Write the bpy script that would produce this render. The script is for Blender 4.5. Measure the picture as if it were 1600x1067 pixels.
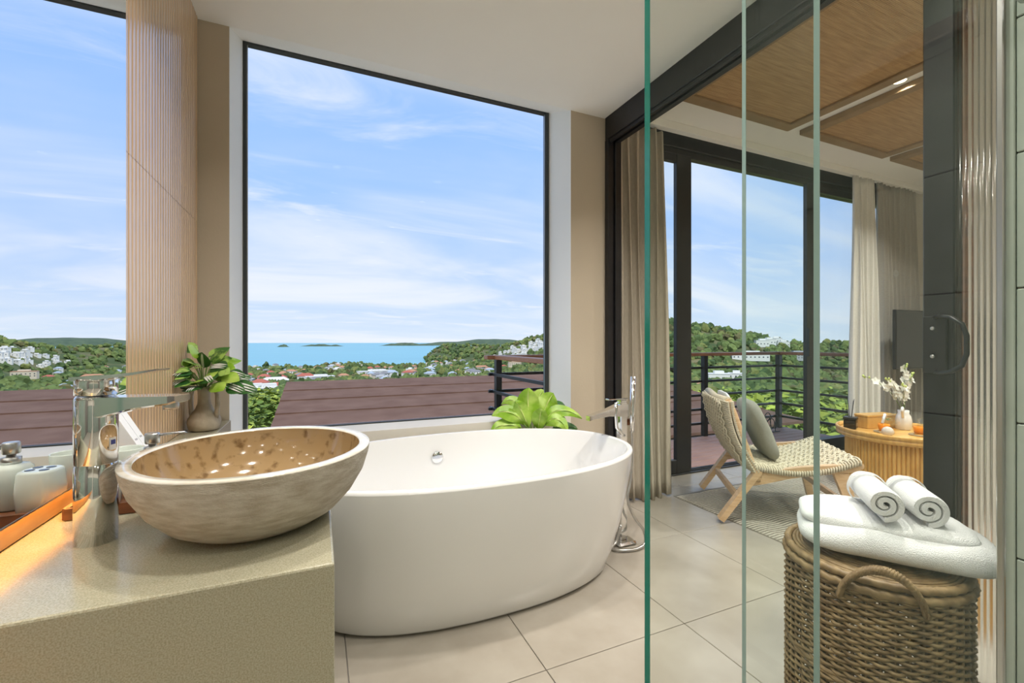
import bpy, math, random
from mathutils import Vector, Matrix, noise as mnoise
R = math.radians
random.seed(7)
for o in list(bpy.data.objects): bpy.data.objects.remove(o)
scene = bpy.context.scene
COL = scene.collection

# ---------------------------------------------------------------- camera
FPX, CXP, CYP, EYE = 690.0, 800.0, 535.0, 1.12
YAW = math.atan(303 / FPX)
SN, CS = math.sin(YAW), math.cos(YAW)
cam_d = bpy.data.cameras.new('camera'); cam = bpy.data.objects.new('camera', cam_d); COL.objects.link(cam)
cam.location = (0, 0, EYE); cam.rotation_euler = (R(90), 0, -YAW)
cam_d.sensor_width = 36; cam_d.lens = 36 * FPX / 1600; cam_d.shift_y = 1.5 / 1600
cam_d.clip_start = .02; cam_d.clip_end = 120000
scene.camera = cam
vs = scene.view_settings
vs.view_transform = 'Standard'; vs.look = 'None'; vs.gamma = 1; vs.use_curve_mapping = False
vs.exposure = 0.0

# ---------------------------------------------------------------- sky
SKY = 1.12
w = bpy.data.worlds.new('sky'); scene.world = w; w.use_nodes = True
nt = w.node_tree; nt.nodes.clear()
def N(t, **k):
    n = nt.nodes.new(t)
    for a, v in k.items(): setattr(n, a, v)
    return n
out = N('ShaderNodeOutputWorld'); bg = N('ShaderNodeBackground'); bg.inputs['Strength'].default_value = SKY
tc = N('ShaderNodeTexCoord'); sep = N('ShaderNodeSeparateXYZ')
nt.links.new(tc.outputs['Generated'], sep.inputs[0])
grad = N('ShaderNodeValToRGB'); nt.links.new(sep.outputs['Z'], grad.inputs[0])
el = grad.color_ramp.elements
el[0].position = 0; el[0].color = (.66, .77, .93, 1)
el[1].position = .14; el[1].color = (.50, .66, .97, 1)
for p, c in ((.30, (.36, .57, 1.0)), (.6, (.27, .49, .98)), (1, (.2, .4, .9))):
    e = el.new(p); e.color = (*c, 1)
# cirrus: noise on a flat cloud layer (direction / height), stretched
div = N('ShaderNodeMath', operation='ADD'); div.inputs[1].default_value = .16
nt.links.new(sep.outputs['Z'], div.inputs[0])
vd = N('ShaderNodeVectorMath', operation='DIVIDE'); comb = N('ShaderNodeCombineXYZ')
for i in range(3): nt.links.new(div.outputs[0], comb.inputs[i])
nt.links.new(tc.outputs['Generated'], vd.inputs[0]); nt.links.new(comb.outputs[0], vd.inputs[1])
def cloud(rot, scale, sc, det, rough, lo, hi, dist=.6):
    mp = N('ShaderNodeMapping'); mp.inputs['Rotation'].default_value = (0, 0, rot); mp.inputs['Scale'].default_value = scale
    nt.links.new(vd.outputs[0], mp.inputs[0])
    no = N('ShaderNodeTexNoise'); no.inputs['Scale'].default_value = sc; no.inputs['Detail'].default_value = det
    no.inputs['Roughness'].default_value = rough; no.inputs['Distortion'].default_value = dist
    nt.links.new(mp.outputs[0], no.inputs['Vector'])
    rp = N('ShaderNodeMapRange'); rp.inputs[1].default_value = lo; rp.inputs[2].default_value = hi
    rp.interpolation_type = 'SMOOTHSTEP'
    nt.links.new(no.outputs['Fac'], rp.inputs[0]); return rp
c1 = cloud(R(-32), (.42, 1.0, .3), .95, 7, .52, .35, .70, .9)
c2 = cloud(R(-40), (.7, 1.7, .3), 1.9, 9, .6, .46, .78, .8)
mx = N('ShaderNodeMath', operation='MAXIMUM'); nt.links.new(c1.outputs[0], mx.inputs[0])
m2 = N('ShaderNodeMath', operation='MULTIPLY'); m2.inputs[1].default_value = .85; nt.links.new(c2.outputs[0], m2.inputs[0])
nt.links.new(m2.outputs[0], mx.inputs[1])
m3 = N('ShaderNodeMath', operation='MULTIPLY'); m3.inputs[1].default_value = .85; nt.links.new(mx.outputs[0], m3.inputs[0])
mixc = N('ShaderNodeMixRGB'); mixc.inputs[2].default_value = (.84, .87, .97, 1)
nt.links.new(m3.outputs[0], mixc.inputs[0]); nt.links.new(grad.outputs[0], mixc.inputs[1])
nt.links.new(mixc.outputs[0], bg.inputs[0]); nt.links.new(bg.outputs[0], out.inputs[0])

# ---------------------------------------------------------------- sun (behind the house, high)
sd = bpy.data.lights.new('sun', 'SUN'); sd.energy = 3.4; sd.angle = R(1.5); sd.color = (1, .95, .86)
sun = bpy.data.objects.new('sun', sd); COL.objects.link(sun)
sun.rotation_euler = Vector((.38, .62, -1.05)).to_track_quat('-Z', 'Y').to_euler()
sun.location = (-6, -8, 14)
LAMP = 1.0          # overall strength of the ceiling lamps

# ---------------------------------------------------------------- materials
MATS = {}
def mat(name, col, rough=.5, metal=0, var=.0, vscale=8, bump=0, bscale=60, stretch=(1, 1, 1), col2=None, spec=.5, coat=0, obj=False, detail=4, lo=.35, hi=.65, sub=0):
    if name in MATS: return MATS[name]
    m = bpy.data.materials.new(name); MATS[name] = m; m.use_nodes = True
    t = m.node_tree; b = t.nodes['Principled BSDF']
    b.inputs['Base Color'].default_value = (*col, 1); b.inputs['Roughness'].default_value = rough
    b.inputs['Metallic'].default_value = metal; b.inputs['Specular IOR Level'].default_value = spec
    b.inputs['Coat Weight'].default_value = coat; b.inputs['Coat Roughness'].default_value = .08
    if sub: b.inputs['Subsurface Weight'].default_value = sub; b.inputs['Subsurface Radius'].default_value = (.02, .02, .01)
    co = t.nodes.new('ShaderNodeTexCoord'); mp = t.nodes.new('ShaderNodeMapping'); mp.inputs['Scale'].default_value = stretch
    t.links.new(co.outputs['Object'], mp.inputs[0])
    if var or col2:
        no = t.nodes.new('ShaderNodeTexNoise'); no.inputs['Scale'].default_value = vscale; no.inputs['Detail'].default_value = detail
        t.links.new(mp.outputs[0], no.inputs['Vector'])
        rp = t.nodes.new('ShaderNodeValToRGB'); t.links.new(no.outputs['Fac'], rp.inputs[0])
        c2 = col2 or tuple(min(1, c * (1 + var)) for c in col); c1_ = col if col2 else tuple(c * (1 - var) for c in col)
        rp.color_ramp.elements[0].position = lo; rp.color_ramp.elements[0].color = (*c1_, 1)
        rp.color_ramp.elements[1].position = hi; rp.color_ramp.elements[1].color = (*c2, 1)
        t.links.new(rp.outputs[0], b.inputs['Base Color'])
    if bump:
        nb = t.nodes.new('ShaderNodeTexNoise'); nb.inputs['Scale'].default_value = bscale; nb.inputs['Detail'].default_value = 3
        t.links.new(mp.outputs[0], nb.inputs['Vector'])
        bp = t.nodes.new('ShaderNodeBump'); bp.inputs['Strength'].default_value = bump; bp.inputs['Distance'].default_value = .01
        t.links.new(nb.outputs['Fac'], bp.inputs['Height']); t.links.new(bp.outputs[0], b.inputs['Normal'])
    return m
def thin_glass(name, tint, refl=.06, rough=0.0):
    """clear sheet: tinted transmission with a mirror reflection that grows towards grazing angles"""
    m = bpy.data.materials.new(name); MATS[name] = m; m.use_nodes = True; t = m.node_tree; t.nodes.clear()
    o = t.nodes.new('ShaderNodeOutputMaterial'); tr = t.nodes.new('ShaderNodeBsdfTransparent'); gl = t.nodes.new('ShaderNodeBsdfGlossy')
    tr.inputs[0].default_value = (*tint, 1); gl.inputs['Roughness'].default_value = rough; gl.inputs[0].default_value = (1, 1, 1, 1)
    lw = t.nodes.new('ShaderNodeLayerWeight'); lw.inputs[0].default_value = .5
    pw = t.nodes.new('ShaderNodeMath'); pw.operation = 'POWER'; pw.inputs[1].default_value = 5; t.links.new(lw.outputs['Facing'], pw.inputs[0])
    cl = t.nodes.new('ShaderNodeMath'); cl.operation = 'MULTIPLY_ADD'; cl.inputs[1].default_value = .45; cl.inputs[2].default_value = refl; cl.use_clamp = True
    t.links.new(pw.outputs[0], cl.inputs[0])
    mi = t.nodes.new('ShaderNodeMixShader'); t.links.new(cl.outputs[0], mi.inputs[0]); t.links.new(tr.outputs[0], mi.inputs[1]); t.links.new(gl.outputs[0], mi.inputs[2])
    t.links.new(mi.outputs[0], o.inputs[0]); return m
def weave_mat(name, ca, cb, sx, sy, rough=.7, plane='XY', bumpd=.004):
    """fine basket weave on real surfaces too fine to model strand by strand"""
    m = bpy.data.materials.new(name); MATS[name] = m; m.use_nodes = True; t = m.node_tree; b = t.nodes['Principled BSDF']
    b.inputs['Roughness'].default_value = rough
    co = t.nodes.new('ShaderNodeTexCoord')
    def wave(d, sc):
        n = t.nodes.new('ShaderNodeTexWave'); n.bands_direction = d; n.inputs['Scale'].default_value = sc; n.inputs['Distortion'].default_value = .6
        n.inputs['Detail'].default_value = 1; t.links.new(co.outputs['Object'], n.inputs['Vector']); return n
    a, bb = wave(plane[0], sx), wave(plane[1], sy)
    mu = t.nodes.new('ShaderNodeMath'); mu.operation = 'MULTIPLY'; t.links.new(a.outputs['Fac'], mu.inputs[0]); t.links.new(bb.outputs['Fac'], mu.inputs[1])
    no = t.nodes.new('ShaderNodeTexNoise'); no.inputs['Scale'].default_value = 5; no.inputs['Detail'].default_value = 6
    mp = t.nodes.new('ShaderNodeMapping'); mp.inputs['Scale'].default_value = (1, 14, 1); t.links.new(co.outputs['Object'], mp.inputs[0]); t.links.new(mp.outputs[0], no.inputs['Vector'])
    ad = t.nodes.new('ShaderNodeMath'); ad.operation = 'MULTIPLY_ADD'; ad.inputs[1].default_value = .8
    t.links.new(mu.outputs[0], ad.inputs[0]); t.links.new(no.outputs['Fac'], ad.inputs[2])
    rp = t.nodes.new('ShaderNodeValToRGB'); t.links.new(ad.outputs[0], rp.inputs[0])
    rp.color_ramp.elements[0].position = .36; rp.color_ramp.elements[0].color = (*cb, 1); rp.color_ramp.elements[1].position = 1.0; rp.color_ramp.elements[1].color = (*ca, 1)
    t.links.new(rp.outputs[0], b.inputs['Base Color'])
    bp = t.nodes.new('ShaderNodeBump'); bp.inputs['Strength'].default_value = .6; bp.inputs['Distance'].default_value = bumpd
    t.links.new(mu.outputs[0], bp.inputs['Height']); t.links.new(bp.outputs[0], b.inputs['Normal']); return m
def emit(name, col, s):
    m = bpy.data.materials.new(name); MATS[name] = m; m.use_nodes = True; t = m.node_tree; b = t.nodes['Principled BSDF']
    b.inputs['Base Color'].default_value = (.9, .9, .9, 1); b.inputs['Emission Color'].default_value = (*col, 1); b.inputs['Emission Strength'].default_value = s; return m
def attr_mat(name, rough=.8, bump=.0, bscale=3, spec=.2):
    m = bpy.data.materials.new(name); MATS[name] = m; m.use_nodes = True; t = m.node_tree; b = t.nodes['Principled BSDF']
    a = t.nodes.new('ShaderNodeAttribute'); a.attribute_name = 'tint'; t.links.new(a.outputs['Color'], b.inputs['Base Color'])
    b.inputs['Roughness'].default_value = rough; b.inputs['Specular IOR Level'].default_value = spec; return m

M_plaster = mat('cream_plaster', (.80, .755, .66), .75, var=.02, vscale=3, bump=.05, bscale=90)
M_ceil = mat('white_ceiling_paint', (.86, .84, .79), .8, var=.01, vscale=2)
M_black = mat('black_aluminium', (.012, .012, .014), .35, var=.2, vscale=20)
M_oak = mat('light_oak', (.58, .38, .215), .28, coat=1.0, col2=(.66, .46, .28), vscale=5, stretch=(18, 18, .6), bump=.03, bscale=40)
M_walnut = mat('walnut', (.10, .035, .014), .35, col2=(.17, .065, .026), vscale=6, stretch=(2, 12, 8))
M_splash = mat('oak_splashback', (.45, .25, .11), .3, col2=(.56, .33, .15), vscale=6, stretch=(8, 1, 8))
M_terr = mat('speckled_terrazzo', (.31, .29, .19), .18, col2=(.43, .405, .30), vscale=420, detail=5, lo=.36, hi=.6, bump=.03, bscale=200)
M_stone = mat('cut_limestone', (.44, .38, .29), .55, col2=(.60, .555, .47), vscale=26, stretch=(1, 1, 4), detail=8, bump=.5, bscale=130)
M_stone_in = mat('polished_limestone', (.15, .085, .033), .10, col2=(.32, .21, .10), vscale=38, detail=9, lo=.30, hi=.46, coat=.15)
M_rim = mat('polished_stone_rim', (.62, .56, .46), .08, col2=(.74, .70, .62), vscale=30, coat=.5)
M_chrome = mat('chrome', (.82, .83, .84), .06, 1)
M_steel = mat('brushed_steel', (.60, .60, .59), .28, 1)
M_acryl = mat('white_acrylic', (.86, .86, .85), .10, coat=.5)
M_sage = mat('sage_ceramic', (.56, .61, .55), .12, coat=.4)
M_card = mat('white_card', (.84, .84, .84), .5)
M_print = mat('grey_print', (.42, .42, .44), .6)
M_clay = mat('aged_clay', (.40, .32, .23), .75, col2=(.62, .54, .42), vscale=14, detail=7, bump=.25, bscale=40)
M_tile = mat('greige_porcelain', (.325, .29, .24), .26, col2=(.40, .365, .31), vscale=3.5, detail=7)
M_grout = mat('grey_grout', (.27, .25, .23), .9)
M_stile = mat('green_stone_tile', (.32, .38, .32), .4, col2=(.40, .46, .40), vscale=4, detail=6)
M_linen = mat('beige_linen', (.50, .45, .365), .9, var=.06, vscale=120, bump=.15, bscale=400, stretch=(1, 1, .2))
M_sheer = mat('white_linen', (.80, .79, .74), .9, var=.04, vscale=80)
M_ash = mat('light_ash_wood', (.55, .36, .20), .42, col2=(.66, .47, .29), vscale=5, stretch=(3, 3, 14))
M_cord = mat('natural_cord', (.56, .50, .38), .85, col2=(.68, .62, .49), vscale=90, bump=.3, bscale=300)
M_cush = mat('grey_cushion_fabric', (.30, .30, .27), .9, var=.08, vscale=150, bump=.15, bscale=400)
M_teak = mat('honey_teak', (.60, .33, .085), .28, col2=(.74, .45, .14), vscale=4, stretch=(2, 12, 2))
M_frame = mat('brown_panel_frame', (.26, .165, .08), .55, col2=(.32, .21, .11), vscale=6)
M_rattan = weave_mat('woven_rattan', (.62, .40, .19), (.30, .16, .06), 42, 42)
M_towel = mat('white_terry', (.90, .90, .90), .95, bump=.7, bscale=420, var=.02, vscale=200)
M_wick = mat('brown_wicker', (.15, .09, .038), .5, col2=(.33, .225, .11), vscale=30, detail=5)
M_deck = mat('red_brown_decking', (.36, .195, .145), .6, col2=(.47, .28, .22), vscale=4, stretch=(1, 14, 6), detail=6)
M_rail = mat('oiled_handrail', (.30, .115, .05), .4, col2=(.38, .17, .08), vscale=5, stretch=(1, 10, 10))
M_roofs = mat('brown_mineral_felt', (.125, .062, .038), .9, col2=(.165, .090, .060), vscale=3, detail=10, bump=.2, bscale=80)
M_leafA = mat('variegated_leaf', (.045, .15, .02), .35, col2=(.36, .55, .12), vscale=28, lo=.42, hi=.56)
M_leafB = mat('lime_leaf', (.22, .42, .02), .35, col2=(.46, .64, .12), vscale=11, lo=.4, hi=.65)
M_leafD = mat('dark_leaf', (.02, .09, .02), .4, col2=(.05, .17, .03), vscale=15)
M_stem = mat('green_stem', (.16, .28, .06), .5)
M_soil = mat('dark_soil', (.03, .02, .015), .95)
M_pot = mat('white_planter', (.78, .78, .76), .3)
M_rug = mat('grey_wool_rug', (.46, .42, .36), .95, col2=(.64, .60, .53), vscale=30, stretch=(1.5, 9, 1))
M_rugw = mat('cream_rug_yarn', (.74, .71, .65), .95, var=.05, vscale=60)
M_tv = mat('television_screen', (.012, .016, .022), .06)
M_juice = mat('orange_juice', (.90, .30, .01), .2)
M_petal = mat('white_orchid_petal', (.85, .86, .80), .6)
M_bud = mat('lime_orchid_bud', (.55, .65, .20), .5)
M_smoke = mat('smoked_black_glass', (.01, .01, .01), .05)
M_rubber = mat('dark_seal', (.035, .04, .04), .5)
M_teal = mat('teal_glass_edge', (.015, .22, .17), .12, spec=.6)
M_pale = mat('pale_glass_edge', (.33, .44, .42), .12, spec=.6)
M_sand = mat('cream_render', (.70, .64, .52), .8, var=.03)
M_ball = mat('knit_ball', (.66, .60, .52), .95, bump=.5, bscale=160)
G_pane = thin_glass('window_glass', (.985, .99, .985), .006)
G_show = thin_glass('shower_glass', (.95, .975, .96), .010)
G_cup = thin_glass('tumbler_glass', (.95, .97, .97), .05)
m = bpy.data.materials.new('reeded_glass'); MATS['reeded'] = m; m.use_nodes = True; M_reed = m
b = m.node_tree.nodes['Principled BSDF']; b.inputs['Transmission Weight'].default_value = 1; b.inputs['IOR'].default_value = 1.42; b.inputs['Roughness'].default_value = .16
b.inputs['Base Color'].default_value = (.96, .96, .95, 1)
M_mirror = mat('mirror_silver', (.95, .96, .96), 0.0, 1)
E_lamp = emit('warm_lamp_lens', (1, .80, .52), 6)
E_led = emit('amber_led_strip', (1, .50, .12), 40)

# ---------------------------------------------------------------- mesh helpers
class MB:
    def __init__(s): s.v = []; s.f = []; s.m = []; s.mats = []; s.sm = []
    def mi(s, mt):
        if mt is None: return 0
        if mt not in s.mats: s.mats.append(mt)
        return s.mats.index(mt)
    def add(s, vs, fs, mt=None, smooth=False):
        o = len(s.v); s.v += [tuple(p) for p in vs]; k = s.mi(mt)
        for f in fs: s.f.append([i + o for i in f]); s.m.append(k); s.sm.append(smooth)
        return s
    def box(s, x0, x1, y0, y1, z0, z1, mt=None):
        return s.hexa([(x0, y0, z0), (x1, y0, z0), (x1, y1, z0), (x0, y1, z0), (x0, y0, z1), (x1, y0, z1), (x1, y1, z1), (x0, y1, z1)], mt)
    def hexa(s, p, mt=None):
        return s.add(p, [(3, 2, 1, 0), (4, 5, 6, 7), (0, 1, 5, 4), (1, 2, 6, 5), (2, 3, 7, 6), (3, 0, 4, 7)], mt)
    def bbox(s, x0, x1, y0, y1, z0, z1, bv=.004, mt=None):
        """box with chamfered edges"""
        b_ = min(bv, (x1 - x0) * .45, (y1 - y0) * .45, (z1 - z0) * .45)
        def ring(i, z): return [(x0 + i, y0 + b_, z), (x0 + b_, y0 + i, z), (x1 - b_, y0 + i, z), (x1 - i, y0 + b_, z), (x1 - i, y1 - b_, z), (x1 - b_, y1 - i, z), (x0 + b_, y1 - i, z), (x0 + i, y1 - b_, z)]
        vs = ring(b_, z0) + ring(0, z0 + b_) + ring(0, z1 - b_) + ring(b_, z1)
        fs = [tuple(range(7, -1, -1)), tuple(range(24, 32))]
        for r in range(3):
            for i in range(8): j = (i + 1) % 8; fs.append((r * 8 + i, r * 8 + j, r * 8 + 8 + j, r * 8 + 8 + i))
        return s.add(vs, fs, mt)
    def rings(s, rings, mt=None, smooth=True, cap0=True, cap1=True, closed=True):
        n = len(rings[0]); vs = [p for r in rings for p in r]; fs = []
        for r in range(len(rings) - 1):
            for i in range(n if closed else n - 1):
                j = (i + 1) % n; fs.append((r * n + i, r * n + j, (r + 1) * n + j, (r + 1) * n + i))
        s.add(vs, fs, mt, smooth)
        o = len(s.v) - len(vs)
        k = s.mi(mt)
        if cap0: s.f.append([o + i for i in range(n - 1, -1, -1)]); s.m.append(k); s.sm.append(False)
        if cap1: s.f.append([o + (len(rings) - 1) * n + i for i in range(n)]); s.m.append(k); s.sm.append(False)
        return s
    def lathe(s, prof, cx=0, cy=0, n=32, mt=None, smooth=True, sx=1, sy=1, cap0=True, cap1=True, ph=0):
        return s.rings([[(cx + r * sx * math.cos(2 * math.pi * i / n + ph), cy + r * sy * math.sin(2 * math.pi * i / n + ph), z) for i in range(n)] for r, z in prof], mt, smooth, cap0, cap1)
    def tube(s, pts, rad, n=8, mt=None, smooth=True, cap=True, flat=1.0, up=None):
        pts = [Vector(p) for p in pts]; rr = rad if isinstance(rad, (list, tuple)) else [rad] * len(pts)
        rg = []; prev = None
        for i, p in enumerate(pts):
            d = (pts[min(i + 1, len(pts) - 1)] - pts[max(i - 1, 0)])
            if d.length < 1e-9: d = Vector((0, 0, 1))
            d.normalize()
            if prev is None:
                u = Vector(up) if up else (Vector((0, 0, 1)) if abs(d.z) < .9 else Vector((1, 0, 0)))
            else: u = prev
            a = (u - d * u.dot(d))
            if a.length < 1e-6: a = d.orthogonal()
            a.normalize(); prev = a; b_ = d.cross(a)
            rg.append([tuple(p + a * math.cos(2 * math.pi * k / n) * rr[i] * flat + b_ * math.sin(2 * math.pi * k / n) * rr[i]) for k in range(n)])
        return s.rings(rg, mt, smooth, cap, cap)
    def bar(s, p0, p1, wd, ht, mt=None, up=(0, 0, 1)):
        """rectangular bar from p0 to p1, width across, height along 'up'"""
        p0, p1 = Vector(p0), Vector(p1); d = (p1 - p0).normalized(); u = Vector(up); u = (u - d * u.dot(d)).normalized(); q = d.cross(u)
        P = []
        for p in (p0, p1):
            P.append([p - q * wd / 2 - u * ht / 2, p + q * wd / 2 - u * ht / 2, p + q * wd / 2 + u * ht / 2, p - q * wd / 2 + u * ht / 2])
        a, c = P
        return s.add(a + c, [(3, 2, 1, 0), (4, 5, 6, 7), (0, 1, 5, 4), (1, 2, 6, 5), (2, 3, 7, 6), (3, 0, 4, 7)], mt)
    def grid(s, fn, nu, nv, mt=None, smooth=True, wrap=False):
        vs = [fn(i / (nu if wrap else nu - 1), j / (nv - 1)) for j in range(nv) for i in range(nu)]; fs = []
        for j in range(nv - 1):
            for i in range(nu if wrap else nu - 1):
                k = (i + 1) % nu; fs.append((j * nu + i, j * nu + k, (j + 1) * nu + k, (j + 1) * nu + i))
        return s.add(vs, fs, mt, smooth)
    def sphere(s, c, r, nu=16, nv=10, mt=None, sc=(1, 1, 1)):
        return s.rings([[(c[0] + r * sc[0] * math.sin(t) * math.cos(2 * math.pi * i / nu), c[1] + r * sc[1] * math.sin(t) * math.sin(2 * math.pi * i / nu), c[2] - r * sc[2] * math.cos(t)) for i in range(nu)] for t in [math.pi * (k + .02) / (nv + .04) for k in range(nv + 1)]], mt, True)
    def mesh(s, name, mt=None):
        me = bpy.data.meshes.new(name); me.from_pydata(s.v, [], s.f); me.update()
        for q in (s.mats or [mt]): me.materials.append(q if q else mt)
        for p, k, sm in zip(me.polygons, s.m, s.sm): p.material_index = k; p.use_smooth = sm
        return me
    def build(s, name, mt=None, parent=None, loc=None, rel=None):
        """rel: subtract this world origin from the vertices (parent Empty standing there)"""
        if rel is not None: s.v = [(a - rel[0], b_ - rel[1], c_ - rel[2]) for a, b_, c_ in s.v]
        o = bpy.data.objects.new(name, s.mesh(name, mt)); COL.objects.link(o)
        if parent: o.parent = parent
        if loc: o.location = loc
        return o
def tag(o, label=None, cat=None, group=None, kind=None):
    if label: o['label'] = label
    if cat: o['category'] = cat
    if group: o['group'] = group
    if kind: o['kind'] = kind
    return o
def thing(name, label, cat, loc=(0, 0, 0), rz=0, group=None, kind=None):
    o = bpy.data.objects.new(name, None); COL.objects.link(o); o.location = loc; o.rotation_euler = (0, 0, rz); o.empty_display_size = .1
    return tag(o, label, cat, group, kind)
def struct(name, mb, mt, label, cat='structure'):
    return tag(mb.build(name, mt), label, cat, kind='structure')
def bevel(o, wd=.004, seg=2):
    md = o.modifiers.new('bevel', 'BEVEL'); md.width = wd; md.segments = seg; md.limit_method = 'ANGLE'; md.angle_limit = R(40); return o
def dup(o, parent=None, loc=None):
    c_ = o.copy(); COL.objects.link(c_)
    if parent: c_.parent = parent
    if loc is not None: c_.location = loc
    return c_
def px_dir(px, py):
    a = (px - CXP) / FPX; return Vector((SN + a * CS, CS - a * SN, -(py - CYP) / FPX))

# key measures of the house
XL, ZC, YB, YG = -.526, .74, 2.538, 2.80        # left wall, counter top, back wall face, window plane
XP, YF, ZB, ZCEIL = 1.815, 2.87, 2.88, 2.667     # partition, bedroom facade, bedroom ceiling, bath ceiling
XR, YR = 6.35, -2.0                               # bedroom right wall, rear wall
YS, XT = .46, 1.396                               # shower screen plane, tiled shower wall

# ================================================================ setting
# floor: grout slab with porcelain tiles
fl = struct('floor', MB().box(-.7, XR + .1, YR - .1, YF + .04, -.2, -.008), M_grout, 'pale greige porcelain tiled floor of bathroom and bedroom', 'floor')
tw, td = .622, .637
tile_mesh = MB().bbox(.0015, tw - .0015, .0015, td - .0015, -.012, 0, .0012).mesh('tile', M_tile)
for i in range(-3, 10):
    for j in range(-6, 4):
        x, y = .715 + i * tw, 1.336 + j * td
        if x > XR or y > YF - .05 or x + tw < -.6 or y + td < YR: continue
        x1, y1 = min(x + tw, XR), min(y + td, YF)
        if x1 - x < tw - .01 or y1 - y < td - .01:
            o = MB().bbox(.0015, x1 - x - .0015, .0015, y1 - y - .0015, -.012, 0, .0012).build('tile', M_tile, fl, (x, y, 0))
        else:
            o = bpy.data.objects.new('tile', tile_mesh); COL.objects.link(o); o.parent = fl; o.location = (x, y, 0)
# ceilings and roof slab
struct('ceiling_bathroom', MB().box(-.7, XP + .1, YR, YB, ZCEIL, 2.90).hexa([(-.7, YB, ZCEIL), (XP + .1, YB, ZCEIL), (XP + .1, YG + .04, 2.782), (-.7, YG + .04, 2.782), (-.7, YB, 2.9), (XP + .1, YB, 2.9), (XP + .1, YG + .04, 2.9), (-.7, YG + .04, 2.9)]), M_ceil, 'smooth white bathroom ceiling rising towards the picture window', 'ceiling')
struct('ceiling_bedroom', MB().box(XP + .1, XR + .1, YR, YF + .05, ZB, 2.96), M_ceil, 'white bedroom ceiling above the rattan panels', 'ceiling')
struct('ceiling_roof_slab', MB().box(-.95, XR + .3, YR - .3, YF + .1, 2.97, 3.15), M_sand, 'flat concrete roof slab over the house', 'roof')
# walls
struct('wall_left', MB().box(-.72, -.545, YR, YG + .04, 0, ZCEIL + .1), M_plaster, 'cream wall behind the mirror and fluted panel', 'wall')
wb = MB()
zt = ZCEIL + .1
M_pier_shaded = mat('pier_plaster_shaded', (.53, .455, .35), .75, var=.02, vscale=3, bump=.05, bscale=90)  # shade on the room-facing pier sides, put into their colour
M_reveal_lit = mat('reveal_plaster_lit', (.86, .86, .83), .7)  # window light on the reveals, put into their colour as a whiter tone
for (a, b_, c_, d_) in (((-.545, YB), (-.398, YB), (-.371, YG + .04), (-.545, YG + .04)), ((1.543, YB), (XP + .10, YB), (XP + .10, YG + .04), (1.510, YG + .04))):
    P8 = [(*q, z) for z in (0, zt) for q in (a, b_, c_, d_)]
    wb.add(P8, [(3, 2, 1, 0), (4, 5, 6, 7), (0, 1, 5, 4)], M_pier_shaded).add(P8, [(1, 2, 6, 5), (2, 3, 7, 6), (3, 0, 4, 7)], M_reveal_lit)
struct('wall_back', wb, M_plaster, 'plaster piers, shade coloured into the beige faces and light into the white reveals, either side of the picture window', 'wall')
struct('wall_sill', MB().hexa([(-.398, YB, 0), (1.543, YB, 0), (1.510, YG + .04, 0), (-.371, YG + .04, 0), (-.398, YB, .632), (1.543, YB, .632), (1.510, YG + .04, .626), (-.371, YG + .04, .626)]), M_plaster, 'low cream wall with a pale sill below the picture window', 'wall')
struct('wall_rear', MB().box(-.72, XR + .1, YR - .15, YR, 0, 2.97), M_plaster, 'cream rear wall of the house', 'wall')
struct('wall_right', MB().box(XR, XR + .15, YR, YF + .05, 0, 2.97), M_plaster, 'cream right wall of the bedroom', 'wall')
struct('wall_facade', MB().box(5.95, XR, YF - .04, YF + .1, 0, 2.97).box(XP + .1, XR, YF - .02, YF + .1, ZB, 2.97).box(XP + .02, XP + .12, YG, YF + .06, 0, 2.97), M_plaster, 'cream facade wall beside the balcony doors', 'wall')
# tiled shower wall with single tiles
tw_ = struct('wall_shower_rear', MB().box(-.545, XT + .02, YR, YR + .004, 0, 1.85), M_grout, 'green stone tiled rear wall of the shower', 'wall')
for i in range(4):
    for k in range(6): MB().bbox(-.54 + i * .49, -.54 + i * .49 + .485, YR + .002, YR + .018, .01 + k * .305, .01 + k * .305 + .30, .002).build('wall_tile', M_stile, tw_)
ws = struct('wall_shower', MB().box(XT + .014, XP - .02, YR, YS - .018, 0, ZCEIL), M_grout, 'green stone tiled shower wall beside the glass screen', 'wall')
zz = .06
k = 0
while zz < 2.6:
    for y0, y1 in ((YS - .020 - .62, YS - .020), (YS - .020 - 1.25, YS - .020 - .624)):
        MB().bbox(XT, XT + .016, y0, y1, zz, zz + .292, .002).build('wall_tile', M_stile, ws)
    zz += .295
MB().bbox(XT, XP - .02, YS - .018, YS - .002, 0, ZCEIL, .002).build('edge_tile', M_stile, ws)
# partition wall hidden beside the pocket, beam and jamb of the sliding doors
struct('wall_partition', MB().box(XP + .07, XP + .1, YR, .35, 0, ZCEIL), M_plaster, 'cream partition wall between shower and bedroom', 'wall')
pt = thing('door_1', 'black aluminium sliding partition with reeded glass leaf beside the basket', 'sliding door', (XP, 1.5, 0), kind='structure')
rel = (XP, 1.5, 0)
MB().bbox(XP, XP + .10, .3, YB - .002, 2.512, ZCEIL + .02, .004).build('head_track', M_black, pt, rel=rel)
MB().bbox(XP + .01, XP + .03, .3, YB - .03, 2.49, 2.514, .002).bbox(XP + .05, XP + .085, .3, YB - .03, 2.49, 2.514, .002).build('track_rail', M_black, pt, rel=rel)
MB().bbox(XP - .001, XP + .045, YB - .04, YB - .001, 0, 2.512, .003).bbox(XP + .05, XP + .1, YB - .055, YB - .001, 0, 2.512, .003).build('jamb', M_black, pt, rel=rel)
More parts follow.
